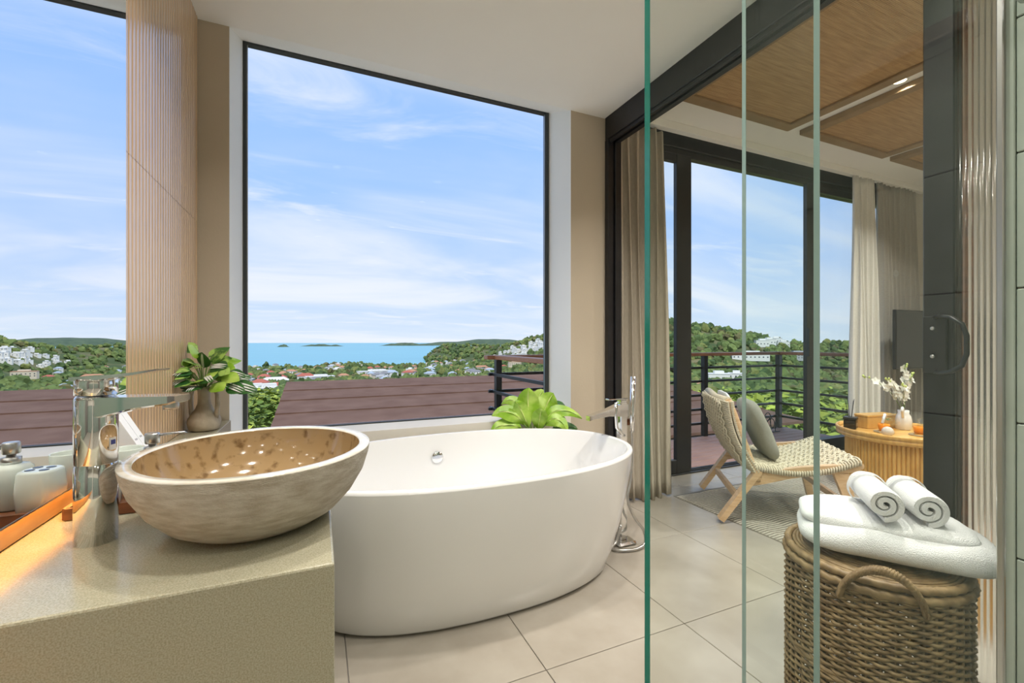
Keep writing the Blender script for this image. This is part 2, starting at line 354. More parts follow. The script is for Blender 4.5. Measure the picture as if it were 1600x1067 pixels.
lf = MB().bbox(XP + .005, XP + .045, .707, .787, .012, 2.49, .004).bbox(XP + .005, XP + .045, -.15, .707, 2.42, 2.49, .004).bbox(XP + .005, XP + .045, -.15, .707, .012, .09, .004).bbox(XP + .005, XP + .045, -.23, -.15, .012, 2.49, .004).build('leaf_frame', M_black, pt, rel=rel)
MB().bbox(XP + .052, XP + .09, .70, .775, .012, 2.49, .004).build('wooden_stile', M_walnut, pt, rel=rel)
def reed(u, v):
    y = .707 - u * .857; x = XP + .018 - .0020 * abs(math.sin(math.pi * u * .857 / .0135)); return (x - rel[0], y - rel[1], .09 + v * 2.33)
rg = MB().grid(reed, 520, 2)
nn = len(rg.v); rg.v += [(.031, p[1], p[2]) for p in rg.v]
n0 = len(rg.f)
for f in list(rg.f[:n0]): rg.f.append([q + nn for q in reversed(f)]); rg.m.append(0); rg.sm.append(False)
for a_, b_ in ((0, 519), (1039, 520)):
    pass
for i in range(519):
    for row, fl_ in ((0, 0), (520, 1)):
        q = [row + i, row + i + 1, row + i + 1 + nn, row + i + nn]
        rg.f.append(q if fl_ else q[::-1]); rg.m.append(0); rg.sm.append(False)
for col_, fl_ in ((0, 1), (519, 0)):
    q = [col_, col_ + 520, col_ + 520 + nn, col_ + nn]; rg.f.append(q if not fl_ else q[::-1]); rg.m.append(0); rg.sm.append(False)
tag(rg.build('reeded_pane', M_reed, pt), 'vertically reeded glass pane')
# D-shaped pull on the stile with two screws
hd = MB().bbox(XP - .004, XP + .006, .722, .784, 1.02, 1.205, .003).build('pull_plate', M_black, pt, rel=rel)
dp = [(XP - .004, .75, 1.20), (XP - .02, .735, 1.203), (XP - .035, .70, 1.198), (XP - .04, .672, 1.175), (XP - .04, .662, 1.14), (XP - .04, .662, 1.085), (XP - .04, .672, 1.05), (XP - .035, .70, 1.03), (XP - .02, .735, 1.022), (XP - .004, .75, 1.025)]
MB().tube(dp, .007, 8).build('pull_loop', M_black, hd, rel=rel)
for z in (1.075, 1.165): MB().rings([[(XP - .004 - d, .757 + r * math.cos(t * .5236), z + r * math.sin(t * .5236)) for t in range(12)] for r, d in ((.006, 0), (.006, .003), (.003, .004))]).build('screw', M_steel, hd, rel=rel)

# picture window
w1 = thing('window_1', 'large frameless-looking picture window with thin dark frame above the bathtub', 'window', (.57, YG, .63), kind='structure')
rel = (.57, YG, .63)
fr = MB().bbox(-.375, -.357, YG - .012, YG + .03, .627, 2.782, .003).bbox(1.488, 1.514, YG - .012, YG + .03, .627, 2.782, .003).bbox(-.375, 1.514, YG - .010, YG + .03, 2.752, 2.784, .003).bbox(-.375, 1.514, YG - .004, YG + .03, .622, .634, .002)
fr.build('window_frame', M_rubber, w1, rel=rel)
MB().box(-.357, -.353, YG + .002, YG + .010, .64, 2.76).box(1.484, 1.488, YG + .002, YG + .010, .64, 2.76).build('glazing_bead', M_steel, w1, rel=rel)
MB().box(-.36, 1.49, YG + .010, YG + .018, .64, 2.755).build('pane', G_pane, w1, rel=rel)

# balcony sliding doors: fixed left leaf, open middle, right leaf
d2 = thing('door_2', 'black framed balcony sliding doors standing open behind the lounge chair', 'sliding door', (3.9, YF, 0), kind='structure'); rel = (3.9, YF, 0)
MB().bbox(XP + .12, 5.96, YF - .03, YF + .07, 2.76, ZB + .002, .004).bbox(XP + .12, 5.96, YF - .01, YF + .05, 2.70, 2.765, .003).build('head_frame', M_black, d2, rel=rel)
MB().bbox(XP + .12, 5.96, YF - .03, YF - .012, -.01, .012, .002).bbox(XP + .12, 5.96, YF + .012, YF + .022, -.01, .014, .002).bbox(XP + .12, 5.96, YF + .045, YF + .07, -.01, .014, .002).build('floor_track', M_black, d2, rel=rel)
def leaf(x0, x1, y, wl=.085, wr=.085):
    f = MB().bbox(x0, x0 + wl, y - .02, y + .02, .014, 2.71, .003).bbox(x1 - wr, x1, y - .02, y + .02, .014, 2.71, .003).bbox(x0 + wl, x1 - wr, y - .02, y + .02, .014, .13, .003).bbox(x0 + wl, x1 - wr, y - .02, y + .02, 2.64, 2.71, .003).build('door_leaf', M_black, d2, rel=rel)
    MB().box(x0 + wl - .005, x1 - wr + .005, y - .004, y + .004, .12, 2.65).build('pane', G_pane, f, rel=rel); return f
leaf(XP + .13, 2.93, YF - .004, .08, .165)
lr = leaf(4.46, 5.80, YF - .004, .09, .09)
leaf(4.60, 5.94, YF + .042, .12, .09)
MB().bbox(4.455, 4.50, YF - .05, YF - .02, .98, 1.26, .004).build('lock_handle', M_black, lr, rel=rel)

# ================================================================ vanity
vc = thing('vanity_counter', 'speckled cream terrazzo washbasin counter with narrow ledge running to the window', 'counter', (-.25, 1.15, 0)); rel = (-.25, 1.15, 0)
XC, YC0, YC1, XLG = .026, .819, 1.50, -.391
sl = MB(); zt0 = .03
P = [(XL, YC0), (XC, YC0), (XC, YC1), (XLG, YC1), (XLG, YB - .002), (XL, YB - .002)]
n = len(P)
sl.add([(x, y, 0) for x, y in P] + [(x, y, ZC) for x, y in P], [[5, 4, 3, 0], [3, 2, 1, 0], [6, 9, 10, 11], [6, 7, 8, 9]] + [[i, (i + 1) % n, (i + 1) % n + n, i + n] for i in range(n)])
bevel(sl.build('counter_block', M_terr, vc, rel=rel), .004, 2)
# splashback, mirror with LED groove, fluted panel
sp = MB().bbox(-.5449, XL, YC0 - .6, 1.62, ZC + .001, .81, .001)
tag(sp.build('splashback'
             , M_splash), 'thin oak splashback strip glowing under the mirror edge', 'splashback')
mr = thing('wall_mirror', 'tall frameless wall mirror above the counter reflecting the landscape', 'mirror', (XL, 1.0, .8)); rel = (XL, 1.0, .8)
MB().box(-.5445, XL - .0005, .1, 1.60, .812, 2.50).box(XL - .0005, -.506, .1, 1.60, .812, 2.50).build('backing', M_rubber, mr, rel=rel)
MB().box(-.506, -.5035, .1, 1.6015, .7965, 2.50).build('silvered_glass', M_mirror, mr, rel=rel)
MB().box(-.507, -.503, .1, 1.6015, .793, .7965).build('polished_edge', M_steel, mr, rel=rel)
MB().box(-.522, -.514, .12, 1.58, .8085, .8118).build('led_strip', E_led, mr, rel=rel)
fp = thing('fluted_panel', 'fluted light oak wall panel between mirror and window', 'wall panel', (XL, 2.1, ZC)); rel = (XL, 2.1, ZC)
def flutes(z0, z1):
    mb = MB(); pts = []; y = 1.603; pitch = .030
    while y < YB - .004:
        for k in range(7):
            t = k / 6; yy = y + t * pitch
            if yy > YB - .003: break
            pts.append((XL - .0015 + .0024 * math.sqrt(max(0, 1 - (2 * t - 1) ** 2)) * (0 if k in (0, 6) else 1) - (.001 if k in (0, 6) else 0), yy))
        y += pitch
    for a, b_ in zip(pts, pts[1:]):
        mb.add([(a[0], a[1], z0), (b_[0], b_[1], z0), (b_[0], b_[1], z1), (a[0], a[1], z1)], [(0, 1, 2, 3)], None, False)
    mb.box(-.5448, XL - .004, 1.603, YB - .003, z0, z1)
    mb.add([(XL - .004, 1.603, z0), (XL, 1.603 + .006, z0), (XL, 1.603 + .006, z1), (XL - .004, 1.603, z1)], [(3, 2, 1, 0)])
    return mb
flutes(ZC + .001, 1.6915).build('panel_board', M_oak, fp, rel=rel)
flutes(1.6935, ZCEIL - .001).build('panel_board', M_oak, fp, rel=rel)

# basin
bs = thing('vessel_basin', 'round honed limestone vessel basin with polished brown inside', 'basin', (-.12, 1.11, ZC)); 
def basin_prof(t): return t
op = [(.115, 0), (.135, .004), (.165, .022), (.195, .055), (.218, .095), (.229, .13), (.232, .148)]
ip = [(.209, .148), (.205, .125), (.19, .085), (.162, .052), (.11, .032), (.05, .026), (.018, .025)]
SY = 1.09
MB().lathe(op, n=72, sy=SY, cap1=False).build('outer_shell', M_stone, bs)
MB().lathe([(.232, .148), (.2315, .1505), (.2105, .1505), (.209, .148)], n=72, sy=SY, cap0=False, cap1=False).build('rim', M_rim, bs)
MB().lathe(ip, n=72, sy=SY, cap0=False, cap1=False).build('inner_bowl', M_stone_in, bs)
MB().lathe([(.022, .024), (.024, .027), (.015, .029), (.002, .029)], n=20).build('drain', M_chrome, bs)

# basin mixer
fa = thing('basin_mixer', 'tall chrome basin mixer tap beside the stone basin', 'tap', (-.389, 1.095, ZC), R(-22))
def sq_lathe(mb, prof, e=2.6, n=40, cx=0, cy=0, mt=None):
    rg = []
    for r, z in prof:
        ring = []
        for i in range(n):
            t = 2 * math.pi * i / n; c_, s_ = math.cos(t), math.sin(t)
            q = (abs(c_) ** e + abs(s_) ** e) ** (-1 / e); ring.append((cx + r * q * c_, cy + r * q * s_, z))
        rg.append(ring)
    return mb.rings(rg, mt)
sq_lathe(MB(), [(.031, 0), (.031, .148), (.0300, .149), (.0300, .151), (.031, .152), (.031, .272), (.028, .278)], 2.3).build('body', M_chrome, fa)
spm = MB()
sec = lambda x, w_, z0, z1: [(x, -w_, z0), (x, -w_ * .8, z0 - .003), (x, w_ * .8, z0 - .003), (x, w_, z0), (x, w_, z1), (x, -w_, z1)]
spm.rings([sec(.0, .026, .236, .276), sec(.03, .026, .243, .277), (sec(.09, .025, .258, .278)), sec(.15, .024, .266, .279), sec(.162, .022, .270, .279)], None, False).build('spout', M_chrome, fa)
MB().lathe([(.012, .252), (.013, .256), (.013, .266)], cx=.14, n=20).build('aerator', M_steel, fa)
hb = sq_lathe(MB(), [(.026, .279), (.0295, .281), (.0295, .308), (.027, .312)], 2.6).build('lever_base', M_chrome, fa)
MB().rings([[(x, -w_, z), (x, w_, z), (x, w_, z + t_), (x, -w_, z + t_)] for x, w_, z, t_ in ((-.028, .026, .308, .007), (.03, .026, .311, .007), (.085, .022, .319, .005), (.125, .018, .327, .003))], None, False).build('lever', M_chrome, hb)
MB().box(.0309, .0314, -.007, .007, .175, .198).build('sticker', M_card, fa); MB().box(.0314, .0316, -.005, .005, .185, .194).build('sticker_print', mat('blue_print', (.05, .07, .3), .5), fa)

# tray and bathroom accessories beside the mirror
tr = thing('wooden_tray', 'dark reddish wooden tray on the counter behind the tap', 'tray', (-.385, 1.365, ZC)); 
MB().bbox(-.108, .115, -.122, .122, .001, .010, .003).build('tray_base', M_walnut, tr)
tl = MB()
for a, b_ in (((-.108, -.122), (.115, -.122)), ((.115, -.122), (.115, .122)), ((.115, .122), (-.108, .122)), ((-.108, .122), (-.108, -.122))):
    tl.bar((*a, .014), (*b_, .014), .010, .024)
tl.build('tray_rim', M_walnut, tr)
def dispenser(loc, rz):
    t = thing('soap_dispenser', 'sage ceramic soap dispenser with brushed steel pump on the tray', 'dispenser', loc, rz)
    sq_lathe(MB(), [(.034, 0), (.037, .004), (.036, .06), (.033, .088), (.026, .096), (.016, .098)], 2.8).build('bottle', M_sage, t)
    MB().lathe([(.017, .0975), (.017, .112), (.008, .113), (.008, .122)], n=24).build('collar', M_steel, t)
    p = MB().lathe([(.014, .120), (.0155, .122), (.0155, .143), (.013, .146)], n=24).build('pump_head', M_steel, t)
    MB().tube([(.014, 0, .139), (.04, 0, .141), (.064, 0, .1405), (.068, 0, .137)], .0032, 8).build('nozzle', M_steel, p)
dispenser((-.376, 1.36, ZC + .0105), R(8))
th = thing('toothbrush_holder', 'sage ceramic toothbrush holder with round holes on the tray', 'toothbrush holder', (-.452, 1.30, ZC + .0105), R(10))
sq_lathe(MB(), [(.030, 0), (.034, .004), (.037, .05), (.034, .088), (.031, .0925), (.028, .093)], 3).build('holder_body', M_sage, th)
for x, y in ((-.013, -.012), (.014, -.010), (-.010, .013), (.015, .014)):
    MB().lathe([(.0085, .0925), (.0085, .0936), (.0065, .0937)], cx=x, cy=y, n=14).build('hole', M_smoke, th)
tu = thing('ceramic_tumbler', 'sage ceramic rinsing tumbler on the tray beside the mirror', 'tumbler', (-.449, 1.43, ZC + .0105))
MB().lathe([(.026, 0), (.031, .003), (.037, .098), (.0355, .100), (.033, .098), (.028, .008), (.003, .006)], n=32, cap1=False).build('cup', M_sage, tu)
for k, (y0, dz, lab) in enumerate(((1.535, .0, 'white folded toiletry carton leaning on the mirror next to the tumbler'), (1.572, .004, 'white toiletry carton leaning on the mirror nearest the fluted panel'))):
    bx = thing('toiletry_carton', lab, 'carton', (-.408, y0, ZC), 0)
    a = R(-28.5); rot = lambda x, z: (x * math.cos(a) - z * math.sin(a) * -1, 0)
    L, T = .205 + dz, .034
    def tp(x, y, z): return (x * math.cos(a) + z * math.sin(a), y, -x * math.sin(a) + z * math.cos(a) + .0165)
    MB().hexa([tp(*p) for p in ((-T, -.018, 0), (0, -.018, 0), (0, .017, 0), (-T, .017, 0), (-T, -.018, L), (0, -.018, L), (0, .017, L), (-T, .017, L))]).build('box', M_card, bx)
    MB().hexa([tp(*p) for p in ((0, -.008, L * .52), (.0004, -.008, L * .52), (.0004, .008, L * .52), (0, .008, L * .52), (0, -.008, L * .545), (.0004, -.008, L * .545), (.0004, .008, L * .545), (0, .008, L * .545))]).build('printed_line', M_print, bx)

# vase with foliage on the ledge
va = thing('clay_vase', 'two-handled weathered clay vase on the ledge by the window', 'vase', (-.452, 2.29, ZC), -YAW)
MB().lathe([(.042, 0), (.056, .006), (.0625, .035), (.0605, .052), (.048, .072), (.034, .092), (.025, .115), (.0225, .15), (.0265, .188), (.0215, .188), (.018, .165), (.002, .150)], n=36, cap1=False).build('body', M_clay, va)
for s_ in (-1, 1):
    MB().tube([(s_ * .021 * .9, s_ * .001, .174), (s_ * .036, 0, .184), (s_ * .050, 0, .176), (s_ * .0575, 0, .152), (s_ * .058, 0, .11), (s_ * .055, 0, .075), (s_ * .050, 0, .052)], [.008, .0085, .009, .009, .009, .010, .011], 10).build('handle', M_clay, va)
def leaf_mesh(mb, base, d, L, W, up=Vector((0, 0, 1)), bend=.35, fold=.25, mt=None, nu=5, nv=7, tip=1.0):
    base, d = Vector(base), Vector(d).normalized(); q = d.cross(up); q = q.normalized() if q.length > 1e-3 else Vector((1, 0, 0)); nrm = q.cross(d)
    def fn(u, v):
        s_ = (u - .5) * 2; wv = W * (math.sin(math.pi * min(1, v ** .75 * .985 + .01)) ** .8) * (1 if v < .6 else 1 - (v - .6) * .25 * tip)
        p = base + d * (L * v) - up * (bend * L * v * v) + q * (s_ * wv * .5) + nrm * (abs(s_) * fold * wv * .5)
        return tuple(p)
    return mb.grid(fn, nu, nv, mt)
fo = thing('leafy_bouquet', 'bunch of variegated green leaves standing in the clay vase', 'plant', (-.455, 2.29, ZC + .165))
rnd = random.Random(3)
tips = [(-.03, .02, .19, 0), (-.10, -.01, .12, 0), (-.09, .03, .09, 2), (-.02, -.03, .13, 0), (.04, 0, .13, 0), (.08, -.04, .12, 1), (.12, -.05, .09, 2), (.03, -.06, .085, 1), (-.05, -.05, .06, 0), (.07, -.07, .045, 2), (.15, -.06, .035, 2), (-.11, -.02, .07, 2), (.05, .04, .14, 1), (-.03, -.065, .035, 0), (.02, .03, .16, 0), (-.06, .03, .14, 0), (.10, .01, .07, 2), (0, -.075, .06, 1), (-.08, -.05, .095, 0), (.06, -.03, .08, 0), (.00, .0, .11, 2), (-.04, -.02, .09, 1)]
tips += [(x_ * .8 + .01, y_ * 1.1 - .03, z_ * .85 + .005, (k_ + 1) % 3) for k_, (x_, y_, z_, q_) in enumerate(tips[:16])]
for k, (x, y, z, kind) in enumerate(tips):
    if x < -.045: x, y = -.045 + (x + .045) * .15, y - .05 + (x + .045) * .9
    st = [(0, 0, 0), (x * .35, y * .35, z * .6), (x * .75, y * .75, z * .95)]
    MB().tube(st, .0016, 5).build('stem', M_stem, fo)
    d = Vector((x, y - .02, (.35 - .5 * (abs(x) + abs(y)) * 6) * .08)); d = d if d.length > .02 else Vector((rnd.uniform(-1, 1), -1, .2))
    L = rnd.uniform(.080, .102) * (1.08 if kind == 2 else 1)
    mb = MB(); leaf_mesh(mb, st[-1], d, L, L * .68, up=Vector((-.15, -.75, .65)).normalized(), bend=.22, fold=-.18)
    mb.v = [(max(a_, -.062), b__, c__) for a_, b__, c__ in mb.v]
    mb.build('leaf', (M_leafA, M_leafB, M_leafD)[kind], fo)
    if kind == 2:
        mb = MB()
        for off in (-.22, 0, .22):
            leaf_mesh(mb, Vector(st[-1]) + Vector((0, -.002, .001)) + d.normalized().cross(Vector((-.15, -.75, .65)).normalized()) * off * L * .5, d, L * .92, L * .07, up=Vector((-.15, -.75, .65)).normalized(), bend=.22, fold=0, nu=2)
        mb.build('leaf_stripe', M_petal, fo)

# ================================================================ bathtub
tb = thing('bathtub', 'white oval freestanding bathtub in front of the picture window', 'bathtub', (.68, 1.998, 0))
def sup(a, b_, z, n=96, e=2.3):
    r = []
    for i in range(n):
        t = 2 * math.pi * i / n; c_, s_ = math.cos(t), math.sin(t); q = (abs(c_) ** e + abs(s_) ** e) ** (-1 / e); r.append((a * q * c_, b_ * q * s_, z))
    return r
outp = [(.66, .315, 0), (.685, .333, .006), (.70, .345, .02), (.735, .382, .12), (.768, .418, .25), (.793, .45, .38), (.811, .474, .50), (.818, .483, .565), (.820, .485, .588)]
MB().rings([sup(a, b_, z) for a, b_, z in outp], None, True, True, False).build('outer_shell', M_acryl, tb)
MB().rings([sup(a, b_, z) for a, b_, z in ((.820, .485, .588), (.818, .483, .597), (.812, .477, .601), (.800, .465, .601), (.794, .459, .597))], None, True, False, False).build('rim', M_acryl, tb)
MB().rings([sup(a, b_, z) for a, b_, z in ((.794, .459, .597), (.785, .450, .57), (.765, .430, .45), (.735, .40, .32), (.69, .36, .22), (.62, .30, .165), (.45, .2, .145), (.1, .05, .14))], None, True, False, True).build('inner_basin', M_acryl, tb)
ov = MB().rings([[(-.07 + r * math.cos(t * math.pi / 14), .430 - d + .0, .478 + r * math.sin(t * math.pi / 14)) for t in range(28)] for r, d in ((.034, -.012), (.034, .006), (.031, .011), (.010, .013), (.001, .0135))])
ov.build('overflow_cap', M_chrome, tb)
tag(MB().box(-.085, -.065, .4495, .4512, .563, .567).build('logo_mark', M_print, tb), 'tiny grey maker mark')

# floor-standing bath filler
bf = thing('bath_filler', 'chrome floor-standing bath filler with hand shower behind the tub end', 'tap', (1.56, 2.02, 0))
MB().bbox(-.062, .062, -.062, .062, 0, .022, .012).build('base_plate', M_chrome, bf)
MB().bbox(-.024, .024, -.022, .022, .02, .79, .006).build('column', M_chrome, bf)
MB().rings([[(x, y - w_, z0), (x, y + w_, z0), (x, y + w_, z1), (x, y - w_, z1)] for x, y, w_, z0, z1 in ((.03, 0, .024, .70, .775), (-.03, 0, .024, .71, .775), (-.10, 0, .023, .715, .752), (-.20, 0, .02, .705, .728), (-.225, 0, .018, .697, .722))], None, False).build('spout', M_chrome, bf)
MB().bbox(-.02, .02, -.02, .02, .775, .80, .004).bbox(-.10, .03, -.018, .018, .80, .809, .003).build('lever', M_chrome, bf)
MB().tube([(-.055, -.02, .79), (-.055, -.02, .72), (-.05, -.02, .65), (-.02, -.02, .615), (.0, -.02, .60)], .009, 10).build('diverter_pipe', M_chrome, bf)
MB().bbox(.02, .075, -.016, .012, .655, .69, .004).build('handset_bracket', M_walnut, bf)
MB().tube([(.045, -.03, .62), (.048, -.03, .70), (.052, -.03, .93)], [.012, .0155, .0145], 14).build('hand_shower', M_chrome, bf)
hp = [(.045, -.03, .62), (.05, -.03, .5), (.035, -.035, .36), (.0, -.05, .26), (.03, -.07, .16), (.075, -.09, .09), (.07, -.11, .03), (.0, -.12, .012), (-.08, -.10, .012), (-.11, -.06, .012), (-.06, -.03, .03), (-.03, -.024, .10)]
def smooth_path(P, k=6):
    P = [Vector(p) for p in P]; o = []
    for i in range(len(P) - 1):
        p0, p1, p2, p3 = P[max(i - 1, 0)], P[i], P[i + 1], P[min(i + 2, len(P) - 1)]
        for j in range(k):
            t = j / k; o.append(.5 * ((2 * p1) + (-p0 + p2) * t + (2 * p0 - 5 * p1 + 4 * p2 - p3) * t * t + (-p0 + 3 * p1 - 3 * p2 + p3) * t ** 3))
    return o + [P[-1]]
MB().tube(smooth_path(hp), .0075, 8).build('shower_hose', M_steel, bf)

# planter behind the tub
pp = thing('potted_plant', 'lime green broad-leaved plant in a white planter between tub and window', 'plant', (1.225, 2.464, 0))
MB().lathe([(.05, 0), (.055, .004), (.066, .54), (.066, .55), (.061, .55), (.059, .535)], n=32).build('planter', M_pot, pp)
MB().lathe([(.058, .52), (.058, .537), (.001, .54)], n=24).build('soil', M_soil, pp)
PLV = [((-5, 13), (-9, 38), (-7, 64), 31, 0, 1), ((14, 18), (24, 38), (33, 54), 29, .03, 1), ((-12, 18), (-25, 46), (-50, 37), 17, .02, 1), ((-14, 8), (-34, 32), (-64, 22), 23, -.04, 1), ((-18, 1), (-42, 14), (-66, -2), 22, -.06, 1), ((7, 0), (10, 20), (12, 36), 21, -.06, 1), ((18, 12), (36, 36), (75, 17), 18, -.02, 1), ((18, 6), (36, 26), (52, -2), 22, -.05, 1), ((18, 18), (36, 38), (52, 30), 17, .04, 2), ((30, 0), (52, 6), (70, -2), 16, .02, 2), ((-7, 3), (-18, 28), (-28, 45), 22, -.03, 1), ((4, 20), (8, 44), (18, 58), 22, .05, 1)]
PXM = 2.76 / FPX
def scr(a, b_, dpt=0): return Vector((CS * a * PXM + SN * dpt, -SN * a * PXM + CS * dpt, .55 + (b_ + 8) * PXM))
def curve_leaf(P0, P1, P2, W, face, nu=7, nv=11):
    mb = MB()
    def fn(u, v):
        s_ = (u - .5) * 2; p = P0 * (1 - v) ** 2 + P1 * 2 * v * (1 - v) + P2 * v * v; tg = (P0 * (-2 * (1 - v)) + P1 * (2 - 4 * v) + P2 * 2 * v).normalized()
        q = tg.cross(face).normalized(); nrm = q.cross(tg); wv = W * .5 * max(.02, math.sin(math.pi * min(.995, v ** .8)) ** .75)
        return tuple(p + q * (s_ * wv) - nrm * (abs(s_) * wv * .22) + nrm * .006 * math.sin(v * 9 + s_))
    return mb.grid(fn, nu, nv)
for k, (a, b_, c_, wpx, dp_, kd) in enumerate(PLV):
    P0, P1, P2 = scr(*a, dp_ * .3), scr(b_[0] * 1.05, b_[1] * 1.25, dp_), scr(*c_, dp_ * 1.3)
    MB().tube([Vector((P0.x * .3, P0.y * .3, .535)), (P0 * .6 + Vector((0, 0, .215))), P0], [.006, .005, .004], 6).build('stem', M_stem, pp)
    face = Vector((-SN, -CS, .55 if abs(c_[0]) > 45 else .15)).normalized()
    lo_ = curve_leaf(P0, P1, P2, wpx * PXM * 1.15, face).build('leaf', M_leafB if kd == 1 else M_leafD, pp)
    mr_ = curve_leaf(P0, P1, P2, wpx * PXM * .06, face, 2).build('midrib', M_bud, lo_); mr_.location = face * .004

# ================================================================ shower screen
def glass_panel(name, label, x0, x1, y, zt_, m0, m1, th=.008):
    t = thing(name, label, 'glass panel', ((x0 + x1) / 2, y, 0)); rel = ((x0 + x1) / 2, y, 0)
    MB().box(x0 + .001, x1 - .001, y, y + th, .012, zt_).build('pane', G_show, t, rel=rel)
    if m0: MB().box(x0, x0 + .001, y, y + th, .012, zt_).build('polished_edge', m0, t, rel=rel)
    if m1: MB().box(x1 - .001, x1, y, y + th, .012, zt_).build('polished_edge', m1, t, rel=rel)
    MB().bbox(x0, x1, y - .004, y + .014, .0, .013, .002).build('floor_channel', M_steel, t, rel=rel); return t
glass_panel('shower_screen', 'frameless shower glass panel with a dark teal polished edge', .379, .714, YS - .024, 2.25, M_teal, M_pale, .009)
gb = glass_panel('shower_screen', 'frameless fixed shower glass panel reaching the tiled wall behind the other pane', .580, XT - .002, YS, 2.25, M_pale, None, .006)
rel = ((.580 + XT - .002) / 2, YS, 0)
MB().bbox(XT - .009, XT - .0005, YS - .003, YS + .009, 0, 2.25, .002).build('wall_channel', M_steel, gb, rel=rel)
em = MB()
ex, ez = px_dir(1400, 427), 0
tt = (YS + .0075) / ex.y; cx_, cz_ = ex.x * tt, EYE + ex.z * tt
for rr in (.0075, .0055, .003):
    em.rings([[(cx_ + (rr + dr) * math.cos(k * math.pi / 12), YS + .0075, cz_ + (rr + dr) * .75 * math.sin(k * math.pi / 12)) for k in range(24)] for dr in (0, .0006)], None, False, False, False)
tag(em.build('etched_mark', M_print, gb, rel=rel), 'small etched round safety mark')
hr = MB().bbox(XT - .045, XT - .012, .16, YS - .03, 1.845, 1.885, .004)
tag(hr.build('shower_rail', M_steel), 'brushed steel rail along the tiled shower wall', 'rail')

# ================================================================ laundry basket and towels
BX, BY, BZ, BR = 1.43, .735, .53, .2
bk = thing('laundry_basket', 'round brown wicker laundry basket with lid and arched handle', 'basket', (BX, BY, 0))
nst = 44
st = MB()
for i in range(nst):
    a = 2 * math.pi * i / nst; st.tube([((BR - .006) * math.cos(a), (BR - .006) * math.sin(a), z) for z in (.01, .25, .5)], .0045, 5)
st.build('stakes', M_wick, bk)['kind'] = 'stuff'
wf = MB(); rows = 54
for r_ in range(rows):
    z = .012 + r_ * (.49 / rows); sg = 1 if r_ % 2 else -1
    if 26 <= r_ <= 27: amp, rad = .002, .0062
    else: amp, rad = .0052, .0045
    npt = nst * 4
    pts = [((BR + sg * amp * math.cos(math.pi * k / 2 * 1.0 * .5 * 2)) * math.cos(2 * math.pi * k / npt) + 0, (BR + sg * amp * math.cos(math.pi * k / 2)) * math.sin(2 * math.pi * k / npt), z) for k in range(npt)]
    rg_ = []
    for k, p in enumerate(pts):
        a = 2 * math.pi * k / npt; rr_ = math.hypot(p[0], p[1])
        rr_ = BR + sg * amp * math.cos(math.pi * k / 4)
        rg_.append([((rr_ + rad * math.cos(q)) * math.cos(a), (rr_ + rad * math.cos(q)) * math.sin(a), z + rad * math.sin(q)) for q in (0, 1.257, 2.513, 3.77, 5.027)])
    rg_.append(rg_[0]); wf.rings(rg_, None, True, False, False)
wf.build('woven_wall', M_wick, bk)['kind'] = 'stuff'
def rope_ring(mb, R_, z, rad, tw_=40, n=160, ph=0):
    rg_ = []
    for k in range(n + 1):
        a = 2 * math.pi * k / n
        rg_.append([((R_ + rad * math.cos(q) * (1 + .18 * math.sin(tw_ * a + 2 * q))) * math.cos(a), (R_ + rad * math.cos(q) * (1 + .18 * math.sin(tw_ * a + 2 * q))) * math.sin(a), z + rad * math.sin(q) * (1 + .18 * math.sin(tw_ * a + 2 * q))) for q in [x * math.pi / 4 for x in range(8)]])
    return mb.rings(rg_, None, True, False, False)
rope_ring(MB(), BR + .002, .505, .011).build('rim_braid', M_wick, bk)
ld = MB(); rope_ring(ld, BR - .002, .527, .010)
for k in range(20): rope_ring(ld, BR - .018 - k * .009, .529 + .003 * math.sin(k), .0052, 0, 72)
lid = ld.build('lid', M_wick, bk)
MB().lathe([(.004, .520), (BR - .02, .520), (BR - .015, .524), (.004, .525)], n=40).build('lid_core', M_wick, lid)
hps = []
for k in range(25):
    t = k / 24; ang = R(-147) + (t - .5) * .80; zz_ = .475 + .10 * math.sin(math.pi * t) ** .7; rr_ = BR + .014 + .02 * math.sin(math.pi * t)
    hps.append((rr_ * math.cos(ang), rr_ * math.sin(ang), zz_))
hdl = MB().tube(hps, .0085, 8).build('handle', M_wick, bk)
wr = MB(); sp_ = smooth_path(hps, 8)
coil = []
for k in range(len(sp_) * 2):
    t = k / (len(sp_) * 2 - 1) * (len(sp_) - 1); i = int(t); p = sp_[i].lerp(sp_[min(i + 1, len(sp_) - 1)], t - i)
    rd = Vector((p.x, p.y, 0)).normalized(); q = k * 1.35
    coil.append(p + (rd * math.cos(q) + Vector((0, 0, 1)) * math.sin(q)) * .0095)
wr.tube(coil, .0028, 5); wr.build('handle_wrap', M_wick, hdl)
TA = math.atan2(-.81, .58)
bt = thing('folded_bath_towel', 'thick folded white bath towel lying on the basket lid', 'towel', (1.45, .70, BZ + .012), TA)
def pillow(mb, L, W, z0, z1, e=4.5, nu=48, nv=16, seed=0, amp=.006, sk=0):
    rg_ = []
    for j in range(nv + 1):
        ph = math.pi * (j + .04) / (nv + .08) - math.pi / 2
        cz = math.copysign(abs(math.sin(ph)) ** (2 / 2.6), math.sin(ph)); cr = abs(math.cos(ph)) ** (2 / 3.2)
        ring = []
        for i in range(nu):
            t = 2 * math.pi * i / nu; c_, s_ = math.cos(t), math.sin(t); q = (abs(c_) ** e + abs(s_) ** e) ** (-1 / e)
            x, y, z = L / 2 * q * c_ * cr, W / 2 * q * s_ * cr, (z0 + z1) / 2 + (z1 - z0) / 2 * cz
            nz = mnoise.noise(Vector((x * 9 + seed, y * 9, z * 14))) * amp
            ring.append((x + sk * (z - z0), y + nz, z + (nz if cz > 0 else 0)))
        rg_.append(ring)
    return mb.rings(rg_)
